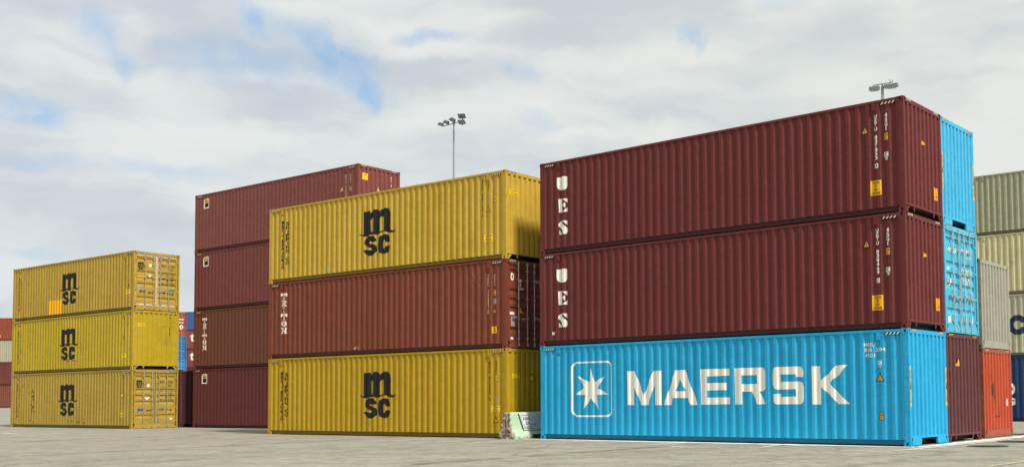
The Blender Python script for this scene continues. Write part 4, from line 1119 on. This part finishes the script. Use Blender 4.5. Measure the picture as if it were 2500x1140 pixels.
# notice on the sloping upper face
sg = thing('notice_board', 'white notice with black print fixed to the green barrier', 'notice', (bo.x, bo.y, 0), bA)
def on_face(y, z, lift=0.0):      # the sloping face between z .30 and .80
    x = 0.19 + (z - 0.30) / 0.50 * (0.14 - 0.19); return (x + 0.012 + lift, y, z)
bm = bmesh.new()
ang = math.atan2(0.05, 0.5)
def quad(bm, y0, y1, z0, z1, lift, mi=0, lean=0.0):
    vs = [bm.verts.new(on_face(y + lean * (z - 0.3), z, lift)) for y, z in ((y0, z0), (y1, z0), (y1, z1), (y0, z1))]
    f = bm.faces.new(vs); f.material_index = mi
a_ = [on_face(0.66, .26, 0), on_face(2.0, .26, 0), on_face(2.0, .80, 0), on_face(0.46, .80, 0)]
b_ = [on_face(0.66, .26, .012), on_face(2.0, .26, .012), on_face(2.0, .80, .012), on_face(0.46, .80, .012)]
A = [bm.verts.new(q) for q in a_]; B = [bm.verts.new(q) for q in b_]
bm.faces.new(B)
for i in range(4):
    bm.faces.new((A[i], A[(i + 1) % 4], B[(i + 1) % 4], B[i]))
obj('notice_panel', bm, plain('notice_white', (0.66, 0.67, 0.68), 0.35), sg)
bm = bmesh.new()
vs = [bm.verts.new(on_face(*q)) for q in ((0.635, .25, .016), (0.672, .262, .016), (0.475, .80, .016), (0.438, .80, .016))]; bm.faces.new(vs)
vs = [bm.verts.new(on_face(*q)) for q in ((0.635, .25, .018), (2.0, .25, .018), (2.0, .268, .018), (0.635, .268, .018))]; bm.faces.new(vs)
for y0, z0, y1, z1, lean in ((0.60, .735, 1.0, .75, 0), (0.70, .36, 1.05, .375, 0), (0.70, .31, 1.1, .325, 0), (1.0, .44, 1.3, .455, 0)):
    quad(bm, y0, y1, z0, z1, .016, 0)
for body, y0, y1, z0, z1 in (('100', 0.66, 0.98, .58, .68), ('2X', 0.76, 0.96, .44, .54)):
    vs_, fs_ = text(body, y0, y1, z0, z1, 0.02)
    vv = [bm.verts.new(on_face(y, z, .016)) for y, z in vs_]
    for f in fs_:
        bm.faces.new([vv[i] for i in f])
obj('notice_print', bm, SOFTBLACK, sg)

# ------------------------------------------------------------------ floodlight masts
POLE = plain('pole_grey', (0.33, 0.35, 0.36), 0.45, 0.4)
HEAD = plain('floodlight_dark', (0.07, 0.07, 0.075), 0.5)
LENS = plain('floodlight_glass', (0.34, 0.36, 0.40), 0.2)
t = thing('floodlight_mast', 'tall slim mast with five small tilted floodlights on a crossarm', 'light mast', (-19.70, 122, ground_z(0, 122)), R_(-42))
Hm = 32.2
bm = bmesh.new(); cyl(bm, (0, 0, 0), (0, 0, Hm), 0.20, 0.09, 14); box(bm, -0.32, 0.32, -0.32, 0.32, 0, 0.05); obj('pole', bm, POLE, t)
bm = bmesh.new(); cyl(bm, (-1.9, 0, Hm + 0.02), (1.75, 0, Hm + 0.02), 0.055, seg=8); cyl(bm, (0, 0, Hm - 0.1), (0, 0, Hm + 0.15), 0.15, 0.12, 10); obj('crossarm', bm, POLE, t)
def flood(t, x, z, tilt, yaw, wdt=0.62, h=0.52, roll=0):
    M_ = Matrix.Translation((x, 0, z)) @ Matrix.Rotation(R_(yaw), 4, 'Z') @ Matrix.Rotation(R_(roll), 4, 'Y') @ Matrix.Rotation(R_(tilt), 4, 'X')
    bm = bmesh.new(); box(bm, -wdt / 2, wdt / 2, -h, 0.0, 0.0, 0.10)
    for i in range(6):
        xx = -wdt / 2 + 0.05 + i * (wdt - 0.12) / 5; box(bm, xx, xx + 0.02, -h + 0.04, -0.04, 0.1005, 0.17)
    box(bm, -0.05, 0.05, -0.05, 0.10, -0.06, 0.03)
    bmesh.ops.transform(bm, matrix=M_, verts=bm.verts); hd = obj('floodlight', bm, HEAD, t)
    bm = bmesh.new()
    for i in range(3):
        for j in range(2):
            xx = -wdt / 2 + 0.05 + i * (wdt - 0.06) / 3; yy = -h + 0.04 + j * (h - 0.04) / 2
            box(bm, xx, xx + wdt / 3 - 0.08, yy, yy + h / 2 - 0.06, -0.012, -0.001)
    bmesh.ops.transform(bm, matrix=M_, verts=bm.verts); obj('lens', bm, LENS, hd)
for x, dz, tilt, yaw in ((-1.95, 0.10, 14, -28), (-0.95, 0.14, 18, -25), (0.15, 0.20, 24, -20), (1.55, 0.30, 38, 30)):
    flood(t, x, Hm + dz, -tilt, yaw, 0.85, 0.62)
flood(t, 1.55, Hm - 0.36, -32, 30, 0.80, 0.60)
t = thing('floodlight_mast', 'thick mast with two long floodlights rising behind the tall maroon containers', 'light mast', (25.30, 104, ground_z(0, 104)), R_(-30))
Hm = 31.1
bm = bmesh.new(); cyl(bm, (0, 0, 0), (0, 0, Hm), 0.30, 0.135, 14); box(bm, -0.32, 0.32, -0.32, 0.32, 0, 0.05); obj('pole', bm, POLE, t)
bm = bmesh.new(); cyl(bm, (-0.95, 0, Hm + 0.28), (0.85, 0, Hm + 0.28), 0.04, seg=8); cyl(bm, (0, 0, Hm), (0, 0, Hm + 0.3), 0.10, 0.05, 10)
cyl(bm, (0.80, 0, Hm + 0.28), (0.74, 0, Hm + 0.62), 0.03, seg=6); cyl(bm, (0.80, 0, Hm + 0.28), (1.02, 0, Hm + 0.36), 0.03, seg=6); cyl(bm, (1.02, 0, Hm + 0.36), (1.04, 0, Hm + 0.52), 0.03, seg=6); obj('crossarm', bm, HEAD, t)
for x, sgn in ((-0.80, -1), (0.90, 1)):
    bm = bmesh.new()
    prism(bm, [(-0.34, -0.20), (0.34, -0.20), (0.26, 0.14), (-0.2, 0.19)], 0, x - (0.48 if sgn < 0 else 0.70), x + (0.48 if sgn < 0 else 0.62))
    bmesh.ops.rotate(bm, verts=bm.verts, cent=(x, 0, 0), matrix=Matrix.Rotation(R_(12), 3, 'X'))
    bmesh.ops.translate(bm, verts=bm.verts, vec=(0, 0, Hm - 0.02)); hd = obj('floodlight', bm, plain('lamp_housing', (0.16, 0.18, 0.18), 0.5), t)
    bm = bmesh.new(); box(bm, x - 0.40, x + 0.40, -0.27, 0.27, Hm - 0.26, Hm - 0.225); obj('lens', bm, LENS, hd)
for o in bpy.data.objects:
    if '_h' in o:
        del o['_h']; del o['_k']
